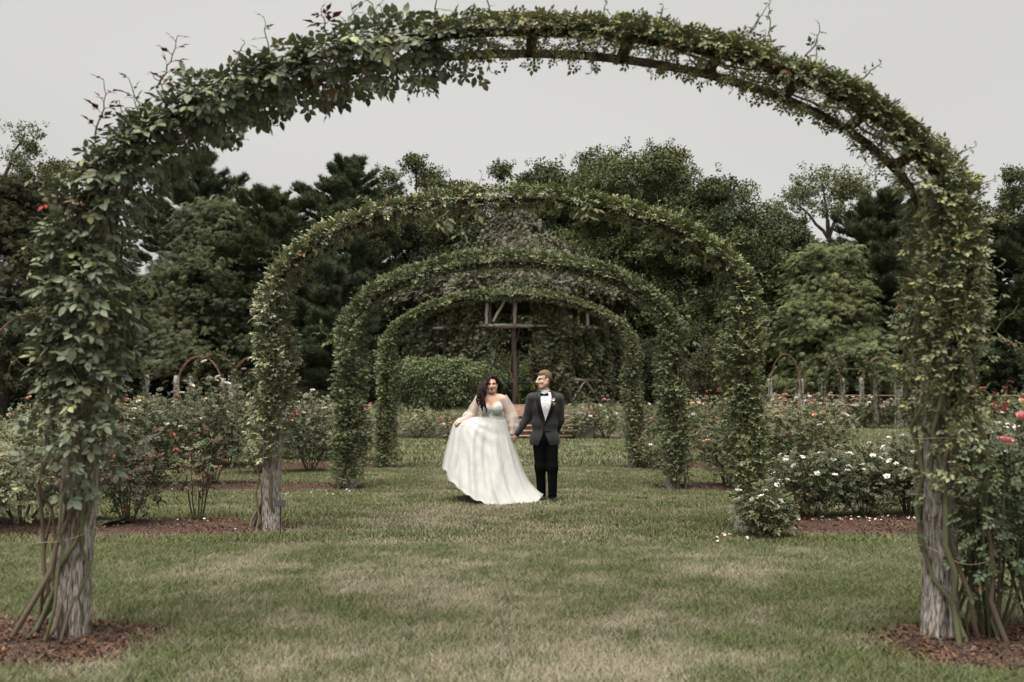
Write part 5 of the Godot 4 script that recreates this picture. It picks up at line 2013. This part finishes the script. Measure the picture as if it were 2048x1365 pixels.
	c.z = j.front(c.x, c.y) + 0.025
	rng.seed = 46
	for k in 7:
		var a := TAU * k / 7.0
		b.leaf8(c + Vector3(0, 0.02, 0), Vector3(cos(a), sin(a), 0.5), Vector3.BACK, 0.032, 0.026, Color(0.75, 0.74, 0.68), -0.1, -0.2)
	for k in 9:
		b.leaf8(c + Vector3(rr(-.02, .02), rr(-.05, -.02), 0), rdir() + Vector3.BACK * 0.5, Vector3.BACK, 0.018, 0.014, Color(0.68, 0.45, 0.30), -0.1, -0.2)
	for k in 8:
		b.leaf(c + Vector3(rr(-.015, .015), -0.03, -0.005), Vector3(rr(-.7, .7), rr(-1.2, 0.6), 0.2), Vector3.BACK, 0.045, 0.014, Color(0.07, 0.11, 0.045))
	obj("boutonniere", b.mesh(M.petal), t)
	# trousers
	f = SDF.new(Vector3(-0.3, 0.02, -0.24), Vector3(0.3, 1.12, 0.24), 0.0105)
	f.ell(Transform3D(Basis(), pz(1014, 700, -0.02)), Vector3(0.185, 0.15, 0.122), 0.04)
	f.ell(Transform3D(Basis(), pz(1012, 630, -0.02)), Vector3(0.168, 0.13, 0.108), 0.04)
	for l in legs:
		f.cap(l[0] + Vector3(0, 0.02, 0), l[1], 0.098, 0.071, 0.03)
		f.cap(l[1], l[2] + Vector3(0, -0.005, 0), 0.071, 0.060, 0.05)
		for k in 5:
			var e: Vector3 = l[1].lerp(l[2], 0.55 + k * 0.1)
			f.cap(e + Vector3(-0.05, rr(-.02, .02), 0.045), e + Vector3(0.05, rr(-.02, .02), 0.04), 0.009, 0.006, 0.016)
	b = MB.new()
	f.into(b, func(p: Vector3) -> bool: return p.y < 1.06 and p.y > 0.045)
	obj("trousers", b.mesh(M.trouser), t)
	# shoes
	for l in legs:
		var a: Vector3 = l[2]
		f = SDF.new(Vector3(a.x - 0.09, -0.02, a.z - 0.13), Vector3(a.x + 0.11, 0.14, a.z + 0.26), 0.0065)
		f.ell(Transform3D(Basis(), Vector3(a.x, 0.048, a.z - 0.02)), Vector3(0.042, 0.045, 0.075), 0.02)
		f.ell(Transform3D(Basis(), Vector3(a.x + 0.012, 0.038, a.z + 0.11)), Vector3(0.050, 0.034, 0.105), 0.03)
		f.cap(Vector3(a.x, 0.08, a.z), Vector3(a.x, 0.10, a.z - 0.01), 0.04, 0.04, 0.02)
		b = MB.new()
		f.into(b, func(p: Vector3) -> bool: return p.y > 0.0)
		var s := obj("shoe", b.mesh(M.shoe), t)
		b = MB.new()
		var row0 := []
		var row1 := []
		for k in 26:
			var an := TAU * k / 26.0
			var q := Vector3(a.x + 0.006 + cos(an) * (0.045 + 0.008 * sin(an)), 0.012, a.z + 0.045 + sin(an) * 0.152)
			row0.append(q)
			row1.append(q - Vector3(0, 0.014, 0))
		b.grid([row0, row1], true)
		obj("sole", b.mesh(M.satin), s)

# ------------------------------------------------------------------ the scene
func _ready() -> void:
	rng.seed = 1
	var cam := Camera3D.new()
	cam.name = "camera"
	add_child(cam)
	cam.position = EYE
	cam.rotation.x = pitch
	cam.fov = rad_to_deg(2.0 * atan(682.5 / F))
	cam.near = 0.05
	cam.far = 2000.0
	var lens := CameraAttributesPhysical.new()
	lens.frustum_focal_length = 35.0
	lens.frustum_focus_distance = 13.7
	lens.frustum_far = 2000.0
	lens.exposure_aperture = 2.4
	cam.attributes = lens
	cam.fov = rad_to_deg(2.0 * atan(682.5 / F))
	cam.current = true
	var env := Environment.new()
	env.background_mode = Environment.BG_SKY
	var sm := ProceduralSkyMaterial.new()
	sm.sky_top_color = Color(0.680 / 3.5, 0.672 / 3.5, 0.650 / 3.5).linear_to_srgb()
	sm.sky_horizon_color = Color(0.645 / 3.5, 0.642 / 3.5, 0.625 / 3.5).linear_to_srgb()
	sm.sky_curve = 0.3
	sm.ground_bottom_color = Color(0.08, 0.08, 0.06).linear_to_srgb()
	sm.ground_horizon_color = Color(0.645 / 3.5, 0.642 / 3.5, 0.625 / 3.5).linear_to_srgb()
	sm.ground_curve = 0.02
	sm.sun_angle_max = 0.0
	sm.sky_cover = ntex(0.004, [[0.2, Color(0, 0, 0)], [0.8, Color(1, 1, 1)]], 1024, 23, 4)
	sm.sky_cover_modulate = Color(1, 1, 1, 0.012)
	var sky := Sky.new()
	sky.sky_material = sm
	env.sky = sky
	env.tonemap_mode = Environment.TONE_MAPPER_LINEAR
	env.tonemap_exposure = 3.5
	env.sdfgi_enabled = true
	env.ssao_enabled = true
	env.ssil_enabled = true
	var we := WorldEnvironment.new()
	we.name = "environment"
	we.environment = env
	add_child(we)
	var sun := DirectionalLight3D.new()
	sun.name = "sun"
	sun.light_energy = 0.5
	sun.light_color = Color(1.0, 0.985, 0.95)
	sun.light_angular_distance = 42.0
	sun.shadow_enabled = true
	sun.rotation = Vector3(deg_to_rad(-74), deg_to_rad(-25), 0)
	add_child(sun)
	materials()
	pieces()
	ground()
	grass()
	print("ground ", Time.get_ticks_msec())
	wood()
	print("wood ", Time.get_ticks_msec())
	gazebo()
	steps()
	far_things()
	arches()
	print("arches ", Time.get_ticks_msec())
	garden()
	print("garden ", Time.get_ticks_msec())
	bride(Vector3(-0.28, 0, -13.73))
	print("bride ", Time.get_ticks_msec())
	groom(Vector3(0.46, 0, -13.73))
	markers()
	print("done ", Time.get_ticks_msec())

const ARCH_Z := [5.8, 10.6, 15.5, 20.3]
func arches() -> void:
	var cx := [-0.04, -0.04, -0.01, -0.04]
	make_arch(ARCH_Z[0], cx[0], "tall arch of two rusty hoops on split cedar posts, bare at its crown", true, 40).basis = Basis(Vector3.RIGHT, Vector3(0.03, 1, 0), Vector3.BACK)
	make_arch(ARCH_Z[1], cx[1], "second arch of the walk, with a bleached post and thin bare crown", false, 42)
	make_arch(ARCH_Z[2], cx[2], "third arch of the walk, shaggy and thickly grown", false, 44)
	make_arch(ARCH_Z[3], cx[3], "fourth arch of the walk, framing the gazebo", false, 46)
	var red := Color(0.13, 0.032, 0.03)
	var grn := Color(0.10, 0.115, 0.055)
	var z: float = ARCH_Z[0]
	var S := func(x0, y0, x1, y1, bend, c, sz, n): return [at_d(x0, y0, z - 0.1), at_d(x1, y1, z - 0.15), bend, c, sz, n]
	climbing_rose({"z": z, "cx": cx[0], "side": -1.0, "seed": 51, "reach": 5.05, "count": 3000, "size": 0.155, "kind": "big", "col": Color(0.155, 0.176, 0.116), "rx": 0.205, "rz": 0.26, "single": 300, "from": 0.85, "low": 0.12, "lean": 0.03, "facing": 0.42, "lift": -0.02, "thin": 0.48, "bare": 0.2, "gap": -0.9, "core": 0.4, "rusty": 0.02, "canes": 15,
		"label": "climbing rose with large bluish leaves and red young shoots on a split cedar post",
		"shoots": [S.call(190, 270, 208, 160, Vector3(0.02, 0, 0), red, 0.15, 8), S.call(318, 170, 355, 72, Vector3(0.01, 0, 0), red, 0.14, 9), S.call(470, 130, 490, 82, Vector3.ZERO, red, 0.06, 4), S.call(655, 70, 640, 20, Vector3.ZERO, red, 0.14, 7), S.call(690, 60, 715, 12, Vector3.ZERO, red, 0.08, 5),
			S.call(110, 420, 82, 392, Vector3.ZERO, Color(0.42, 0.04, 0.03), 0.10, 3), S.call(640, 160, 655, 225, Vector3.ZERO, red, 0.11, 5), S.call(905, 110, 812, 190, Vector3(0.03, -0.05, 0), Color(0.07, 0.085, 0.05), 0.10, 12), S.call(470, 230, 485, 295, Vector3.ZERO, Color(0.06, 0.08, 0.05), 0.12, 5), S.call(545, 205, 545, 250, Vector3.ZERO, Color(0.06, 0.08, 0.05), 0.11, 4),
			S.call(110, 470, 55, 480, Vector3(0, 0.05, 0), grn, 0.12, 5), S.call(270, 560, 320, 590, Vector3(0, 0.05, 0), grn, 0.13, 5), S.call(960, 100, 985, 145, Vector3.ZERO, Color(0.07, 0.085, 0.05), 0.09, 4)]})
	climbing_rose({"z": z, "cx": cx[0], "side": 1.0, "seed": 52, "reach": 5.95, "count": 9500, "size": 0.088, "kind": "small", "col": Color(0.199, 0.212, 0.115), "lean": 0.03, "rx": 0.205, "rz": 0.26, "single": 300, "from": 0.85, "low": 0.12, "facing": 0.5, "thin": 0.36, "bare": 0.8, "gap": -0.6, "core": 0.35, "canes": 14, "lift": 0.02,
		"label": "climbing rose with small olive leaves on the thickest cedar post",
		"shoots": [S.call(1610, 115, 1640, 45, Vector3(0.03, 0, 0), grn, 0.075, 6), S.call(1720, 160, 1765, 125, Vector3.ZERO, grn, 0.07, 6), S.call(1895, 320, 1955, 290, Vector3.ZERO, grn, 0.07, 6), S.call(1500, 70, 1520, 35, Vector3.ZERO, grn, 0.06, 4), S.call(1200, 40, 1215, 5, Vector3.ZERO, grn, 0.06, 4), S.call(1320, 45, 1325, 8, Vector3.ZERO, grn, 0.06, 4),
			S.call(1850, 720, 1785, 612, Vector3(-0.02, 0, 0), Color(0.15, 0.17, 0.085), 0.10, 8), S.call(1940, 690, 2040, 610, Vector3(0, -0.03, 0), Color(0.15, 0.17, 0.085), 0.11, 12), S.call(1940, 660, 2005, 590, Vector3(0, -0.03, 0), Color(0.15, 0.17, 0.085), 0.10, 7), S.call(1620, 220, 1650, 265, Vector3.ZERO, grn, 0.07, 5), S.call(1690, 250, 1735, 330, Vector3.ZERO, grn, 0.07, 6), S.call(1380, 120, 1420, 160, Vector3.ZERO, grn, 0.06, 5), S.call(1190, 100, 1180, 145, Vector3.ZERO, Color(0.07, 0.085, 0.05), 0.06, 5), S.call(1150, 100, 1110, 125, Vector3.ZERO, Color(0.07, 0.085, 0.05), 0.06, 4),
			S.call(1900, 860, 1990, 1180, Vector3(0.05, 0, 0), Color(0.11, 0.14, 0.07), 0.08, 9), S.call(1930, 900, 1975, 1150, Vector3(0.1, 0, 0), Color(0.11, 0.14, 0.07), 0.08, 9)]})
	z = ARCH_Z[1]
	climbing_rose({"z": z, "cx": cx[1], "side": -1.0, "seed": 53, "reach": 5.45, "count": 6500, "core": 0.15, "size": 0.115, "kind": "small", "col": Color(0.205, 0.218, 0.135), "rx": 0.18, "rz": 0.26, "single": 300, "from": 0.75, "low": 0.25, "thin": 0.42, "bare": 0.55, "gap": -0.42, "canes": 9, "lift": 0.05,
		"label": "climbing rose with pale yellow-green leaves on the second arch's bleached post",
		"shoots": [S.call(960, 410, 925, 485, Vector3(-0.05, 0, 0), Color(0.17, 0.18, 0.10), 0.13, 9), S.call(900, 420, 860, 455, Vector3.ZERO, Color(0.17, 0.18, 0.10), 0.13, 7), S.call(1180, 410, 1175, 440, Vector3.ZERO, Color(0.17, 0.18, 0.10), 0.11, 5)]})
	climbing_rose({"z": z, "cx": cx[1], "side": 1.0, "seed": 54, "reach": 5.5, "count": 11500, "core": 0.15, "size": 0.095, "kind": "small", "col": Color(0.169, 0.190, 0.094), "rx": 0.205, "rz": 0.27, "from": 0.35, "low": 0.45, "thin": 0.45, "bare": 0.75, "canes": 8, "lift": 0.05,
		"label": "small-leaved climbing rose on the second arch, next to white rose bushes"})
	z = ARCH_Z[2]
	climbing_rose({"z": z, "cx": cx[2], "side": -1.0, "seed": 55, "reach": 5.6, "count": 13000, "core": 0.15, "size": 0.092, "kind": "small", "col": Color(0.135, 0.157, 0.083), "rx": 0.24, "rz": 0.29, "from": 0.15, "low": 0.45, "thin": 0.58, "bare": 0.75, "canes": 10, "lift": 0.08,
		"label": "shaggy climbing rose on the third arch, on the side of the white-topped bush",
		"shoots": [S.call(670, 690, 632, 650, Vector3.ZERO, Color(0.12, 0.14, 0.07), 0.10, 6)]})
	climbing_rose({"z": z, "cx": cx[2], "side": 1.0, "seed": 56, "reach": 5.5, "count": 13000, "core": 0.15, "size": 0.092, "kind": "small", "col": Color(0.144, 0.164, 0.087), "rx": 0.22, "rz": 0.28, "from": 0.15, "low": 0.45, "thin": 0.55, "bare": 0.75, "canes": 10, "lift": 0.07,
		"label": "shaggy climbing rose on the third arch, on the side of the peach roses",
		"shoots": [S.call(1365, 625, 1392, 595, Vector3.ZERO, Color(0.13, 0.15, 0.08), 0.10, 6), S.call(1368, 690, 1400, 660, Vector3.ZERO, Color(0.13, 0.15, 0.08), 0.09, 6)]})
	z = ARCH_Z[3]
	climbing_rose({"z": z, "cx": cx[3], "side": -1.0, "seed": 57, "reach": 5.4, "count": 12000, "core": 0.15, "size": 0.095, "kind": "small", "col": Color(0.138, 0.160, 0.079), "rx": 0.21, "rz": 0.27, "from": 0.1, "low": 0.5, "thin": 0.4, "bare": 0.7, "canes": 10, "lift": 0.05,
		"label": "neat climbing rose on the fourth arch, beside the clipped hedge"})
	climbing_rose({"z": z, "cx": cx[3], "side": 1.0, "seed": 58, "reach": 5.3, "count": 11000, "core": 0.15, "size": 0.085, "kind": "small", "col": Color(0.144, 0.160, 0.083), "rx": 0.195, "rz": 0.25, "from": 0.1, "low": 0.35, "thin": 0.4, "bare": 0.7, "canes": 12, "lift": 0.05,
		"label": "twiggy climbing rose on the fourth arch, near the coral roses of the mound"})
	# twine round the posts and canes
	var i := 0
	for e in [[0, -1.0, 0.62, 0.05], [0, -1.0, 1.05, -0.03], [0, -1.0, 1.35, 0.02], [0, -1.0, 2.0, 0.02], [0, 1.0, 0.52, -0.03], [0, 1.0, 0.88, 0.03], [0, 1.0, 1.18, 0.0], [0, 1.0, 1.75, 0.02], [0, 1.0, 2.25, 0.04], [1, -1.0, 0.62, 0.02], [1, -1.0, 0.95, 0.0], [1, -1.0, 1.2, 0.0], [1, -1.0, 1.7, 0.02], [1, 1.0, 0.7, -0.03], [1, 1.0, 1.45, 0.03], [1, 1.0, 1.9, 0.02], [1, 1.0, 2.2, 0.02]]:
		var arch := get_node("rose_arch" if e[0] == 0 else "rose_arch_%03d" % e[0])
		obj("twine", twine_ring(Vector3(e[1] * (HALF + 0.04), e[2], 0.02), Vector3(0.20, 0, 0.23), e[3], 800 + i), arch)
		i += 1

func garden() -> void:
	var g0 := Color(0.132, 0.142, 0.074)
	var gd := Color(0.088, 0.100, 0.054)
	var gp_ := Color(0.185, 0.188, 0.110)
	var W := ["white_petal"]
	var CR := ["white_petal", "cream_petal", "peach_petal"]
	var PK := ["pink_petal", "peach_petal", "white_petal"]
	var CO := ["pink_petal", "white_petal", "coral_petal", "white_petal"]
	var B := [  # px, base py, w, h, colour, blooms, n blooms, bloom size, open, label, extra
		[40, 1062, 1.2, 1.05, gp_, W, 2, 0.07, false, "pale green leafy rose bush behind the large-leaved rose leg", {"n": 900}],
		[-75, 1066, 1.2, 1.0, gp_, W, 2, 0.07, false, "pale green rose bush with bare stems at the bed's end", {"n": 700}],
		[150, 1050, 0.9, 0.8, g0, W, 2, 0.07, false, "low rose bush between the pale green bush and the reddish one", {"n": 500}],
		[255, 1058, 0.95, 1.05, Color(0.07, 0.075, 0.048), ["coral_petal"], 3, 0.06, false, "rose bush with reddish tinted leaves over a mulch bed", {"n": 480, "red": 0.3, "size": 0.14}],
		[395, 1046, 0.5, 1.0, g0, ["coral_petal"], 2, 0.05, false, "leggy rose with red new leaves on thin bare stems", {"n": 130, "red": 0.45, "stems": 6, "size": 0.13, "skirt": 0.35}],
		[425, 976, 1.35, 1.72, gd, W, 13, 0.10, false, "tall dark rose bush topped with white blooms", {"n": 1500, "crest": 0.7, "red": 0.06}],
		[300, 978, 1.25, 1.35, gd, W, 9, 0.095, false, "dark rose bush with white blooms low on its side", {"n": 1200}],
		[185, 980, 1.2, 1.3, g0, PK, 8, 0.09, false, "mid green rose bush with pink blooms behind the large-leaved rose leg", {"n": 1000}],
		[30, 985, 1.3, 1.25, gp_, PK, 7, 0.09, false, "pale rose bush with pink and white blooms by the teal label", {"n": 1000}],
		[618, 946, 1.1, 1.45, gd, W, 9, 0.12, false, "dark rose bush with large white blooms beside the third arch", {"n": 1200, "crest": 0.0}],
		[520, 950, 1.1, 1.4, g0, CO, 8, 0.09, false, "rose bush with coral blooms behind the second arch's bleached post", {"n": 1100}],
		[1535, 1078, 0.5, 0.52, g0, W, 9, 0.085, true, "small white rose bush pressed against the second arch's post", {"n": 520}],
		[1622, 1040, 0.95, 0.80, gd, W, 24, 0.085, true, "white rose bush beside the small one at the second arch", {"n": 950}],
		[1728, 1040, 0.95, 0.85, gd, W, 26, 0.085, true, "densest white rose bush in the petal-strewn bed", {"n": 1000}],
		[1822, 1036, 0.9, 0.95, gd, W, 26, 0.085, true, "white rose bush next to the small-leaved rose's cedar post", {"n": 900}],
		[1935, 1040, 1.0, 1.15, g0, W, 26, 0.085, true, "tall white rose bush behind the small-leaved rose's cedar post", {"n": 1000}],
		[2040, 1040, 1.0, 1.15, g0, W, 26, 0.085, true, "loose white rose bush at the bed's far end", {"n": 900}],
		[1985, 1290, 0.62, 1.25, Color(0.075, 0.095, 0.05), ["pink_petal"], 2, 0.09, false, "leafy green rose bush with long stems beside the thickest cedar post", {"n": 520, "size": 0.105, "stems": 12}],
		[2075, 1270, 0.7, 1.3, Color(0.075, 0.095, 0.05), ["peach_petal"], 3, 0.10, false, "green rose bush with peach blooms at the corner bed", {"n": 480, "size": 0.105, "stems": 10}],
		[1455, 978, 0.85, 0.95, g0, CR, 8, 0.10, false, "rose bush with peach blooms between the second and third arches", {"n": 800}],
		[1515, 985, 0.95, 1.25, gd, CO, 7, 0.085, false, "dark rose bush close behind the second arch's leg", {"n": 1000}],
		[1612, 980, 1.25, 1.35, g0, PK, 13, 0.095, false, "broad rose bush with pink blooms standing free on the lawn", {"n": 1500, "red": 0.06}],
		[1310, 940, 0.8, 0.7, g0, CR, 4, 0.09, false, "low rose bush at the third arch's foot", {"n": 600}],
		[1412, 926, 1.3, 1.45, g0, ["coral_petal", "peach_petal", "white_petal", "coral_petal"], 20, 0.10, false, "rose bush crowned with coral and white blooms", {"n": 1300, "crest": 0.5}],
		[1500, 922, 1.2, 1.35, g0, CR, 12, 0.10, false, "rose bush with cream blooms behind the coral-crowned one", {"n": 1000}],
		[1590, 918, 1.2, 1.2, g0, CO, 12, 0.10, false, "rose bush with mixed coral blooms before the pale row", {"n": 1000}],
		[1950, 912, 1.3, 1.6, g0, ["rose_petal"], 12, 0.12, false, "tall rose bush with deep pink blooms next to the black label", {"n": 1200}],
		[2030, 908, 1.4, 1.7, g0, ["rose_petal", "red_petal"], 14, 0.12, false, "tall rose bush with deep pink and red blooms", {"n": 1200}],
		[832, 879, 1.8, 1.15, gp_, PK, 8, 0.13, false, "pale loose rose bush at the foot of the mound by the hedge", {"n": 900, "size": 0.15}],
		[905, 880, 1.5, 0.8, g0, CO, 9, 0.14, false, "low coral rose bush at the foot of the mound beside the steps", {"n": 600, "size": 0.15, "red": 0.15}],
		[1158, 880, 1.4, 1.2, gp_, CO, 9, 0.13, false, "rose bush with coral and white blooms right beside the steps", {"n": 900, "size": 0.15}],
		[1212, 880, 1.6, 1.35, g0, CO, 10, 0.13, false, "rose bush with red blooms at the mound's foot by the fourth arch", {"n": 900, "size": 0.15}],
		[760, 878, 1.6, 1.2, g0, PK, 8, 0.13, false, "rose bush behind the fourth arch's hedge-side leg", {"n": 700, "size": 0.15}],
		[1300, 882, 1.6, 1.3, g0, CO, 9, 0.13, false, "rose bush behind the fourth arch's twiggy leg", {"n": 700, "size": 0.15}],
	]
	var i := 0
	for e in B:
		i += 1
		var at := gp(e[0], e[1])
		at.y = 0.06 if bed_in(at.x, at.z) > 0.05 else 0.0
		if e[1] < 886 and absf(e[0] - 1024) < 290: at.y = mound_h(at.x, at.z)
		var p := {"seed": 900 + i * 17, "at": at, "w": e[2], "h": e[3], "col": e[4], "bloom": e[5], "nb": e[6], "bs": e[7], "open": e[8], "label": e[9], "size": 0.115, "group": "rose bushes of the garden beds"}
		p.merge(e[10], true)
		rose_bush(p)
	# rows further off: look-alikes
	var rows := [
		[[205, 300, 380, 455], 938, 1.2, 1.45, g0, ["white_petal", "cream_petal", "pink_petal", "white_petal"], 9, 0.11, "rose bush of the close row behind the white-topped bush", "close row behind the white-topped bush"],
		[[560, 655, 720], 922, 1.1, 1.25, gp_, ["white_petal", "pink_petal", "coral_petal"], 9, 0.11, "pale rose bush of the short row behind the third arch", "short row behind the third arch"],
		[[1660, 1560, 1480], 900, 1.3, 1.35, gp_, ["pink_petal", "peach_petal", "white_petal"], 12, 0.12, "pale rose bush of the row behind the free-standing pink one", "row behind the free-standing pink bush"],
		[[1560, 1605, 1650, 1692, 1735, 1780, 1822, 1865], 856, 1.55, 1.5, g0, ["white_petal", "cream_petal", "white_petal", "pink_petal", "cream_petal"], 30, 0.18, "rose bush of the long row with pale blooms before the small arches", "pale roses in the far row"],
		[[90, 160, 240, 310, 375, 440, 505, 570, 640], 900, 1.25, 1.5, gp_, ["white_petal", "pink_petal", "peach_petal", "coral_petal"], 9, 0.13, "pinkish rose bush of the row before the hemlocks", "pinkish roses before the hemlocks"],
		[[1380, 1455, 1530], 884, 1.4, 1.4, g0, ["pink_petal", "peach_petal", "white_petal", "white_petal"], 12, 0.13, "rose bush of the short row with pink and white blooms beyond the third arch", "pink and white roses beyond the third arch"],
	]
	for r in rows:
		var first: Node3D = null
		var k := 0
		for x in r[0]:
			var at := gp(x, r[1] + (k % 3) * 1.5)
			k += 1
			if k % 3 == 1:
				i += 1
				first = rose_bush({"seed": 900 + i * 17, "at": at, "w": r[2], "h": r[3], "col": r[4], "bloom": r[5], "nb": r[6], "bs": r[7], "label": r[8], "group": r[9], "n": 750, "size": 0.17, "crest": 0.35})
			else:
				var o := first.duplicate()
				o.name = numbered("rose_bush")
				add_child(o)
				o.position = at
				o.rotation.y = k * 1.9
				o.scale = Vector3.ONE * rr(0.9, 1.1)
	# hedge and shrubs
	var hp := at_d(892, 806, 39.2)
	hp.y = mound_h(hp.x, hp.z) - 0.05
	shrub({"name": "hedge", "category": "hedge", "label": "rounded bright green hedge in front of the gazebo", "seed": 71, "at": hp, "size": Vector3(4.15, 1.85, 1.7), "square": 3.2, "n": 3600, "cs": 0.34, "kind": "hedge", "col": Color(0.155, 0.188, 0.095), "rough": 0.35, "stems": 7})
	var L := [[1432, 776, 682, 47.0, 2.5, Color(0.095, 0.095, 0.058), "brown-green rounded shrub behind the coral-crowned roses"], [1300, 780, 690, 48.0, 2.2, Color(0.06, 0.066, 0.04), "dark rounded shrub beside the gazebo"], [1085, 800, 716, 52.0, 3.0, Color(0.10, 0.125, 0.055), "light green shrub seen through the gazebo's open bay"], [960, 800, 706, 53.0, 3.4, Color(0.085, 0.105, 0.05), "green shrub behind the gazebo's open bay"], [740, 790, 720, 50.0, 3.0, Color(0.035, 0.042, 0.026), "dark shrub at the wood's edge behind the third arch"]]
	var k := 0
	for e in L:
		var top := at_d(e[0], e[2], e[3])
		var at := Vector3(top.x, mound_h(top.x, top.z), top.z)
		shrub({"seed": 730 + k, "label": e[6], "at": at, "size": Vector3(e[4], top.y - at.y, e[4] * 0.9), "n": 1300, "cs": 0.42, "kind": "fine", "col": e[5], "rough": 0.25, "group": "shrubs at the wood's edge"})
		k += 1
	# broad-leaved weed in the mulch at the second arch
	rng.seed = 88
	var t := thing("dock_plant", "low plant with broad floppy leaves in the mulch by the reddish rose", "plant", gp(225, 1062) + Vector3(0, 0.05, 0))
	for q in 9:
		var b := MB.new()
		var a := TAU * q / 9.0
		b.leaf8(Vector3.ZERO, Vector3(cos(a), rr(0.5, 1.1), sin(a)), Vector3.UP, rr(0.2, 0.3), 0.11, tone(Color(0.10, 0.125, 0.07), 0.2), 0.15, 0.45)
		obj("leaf", b.mesh(M.leaf), t)
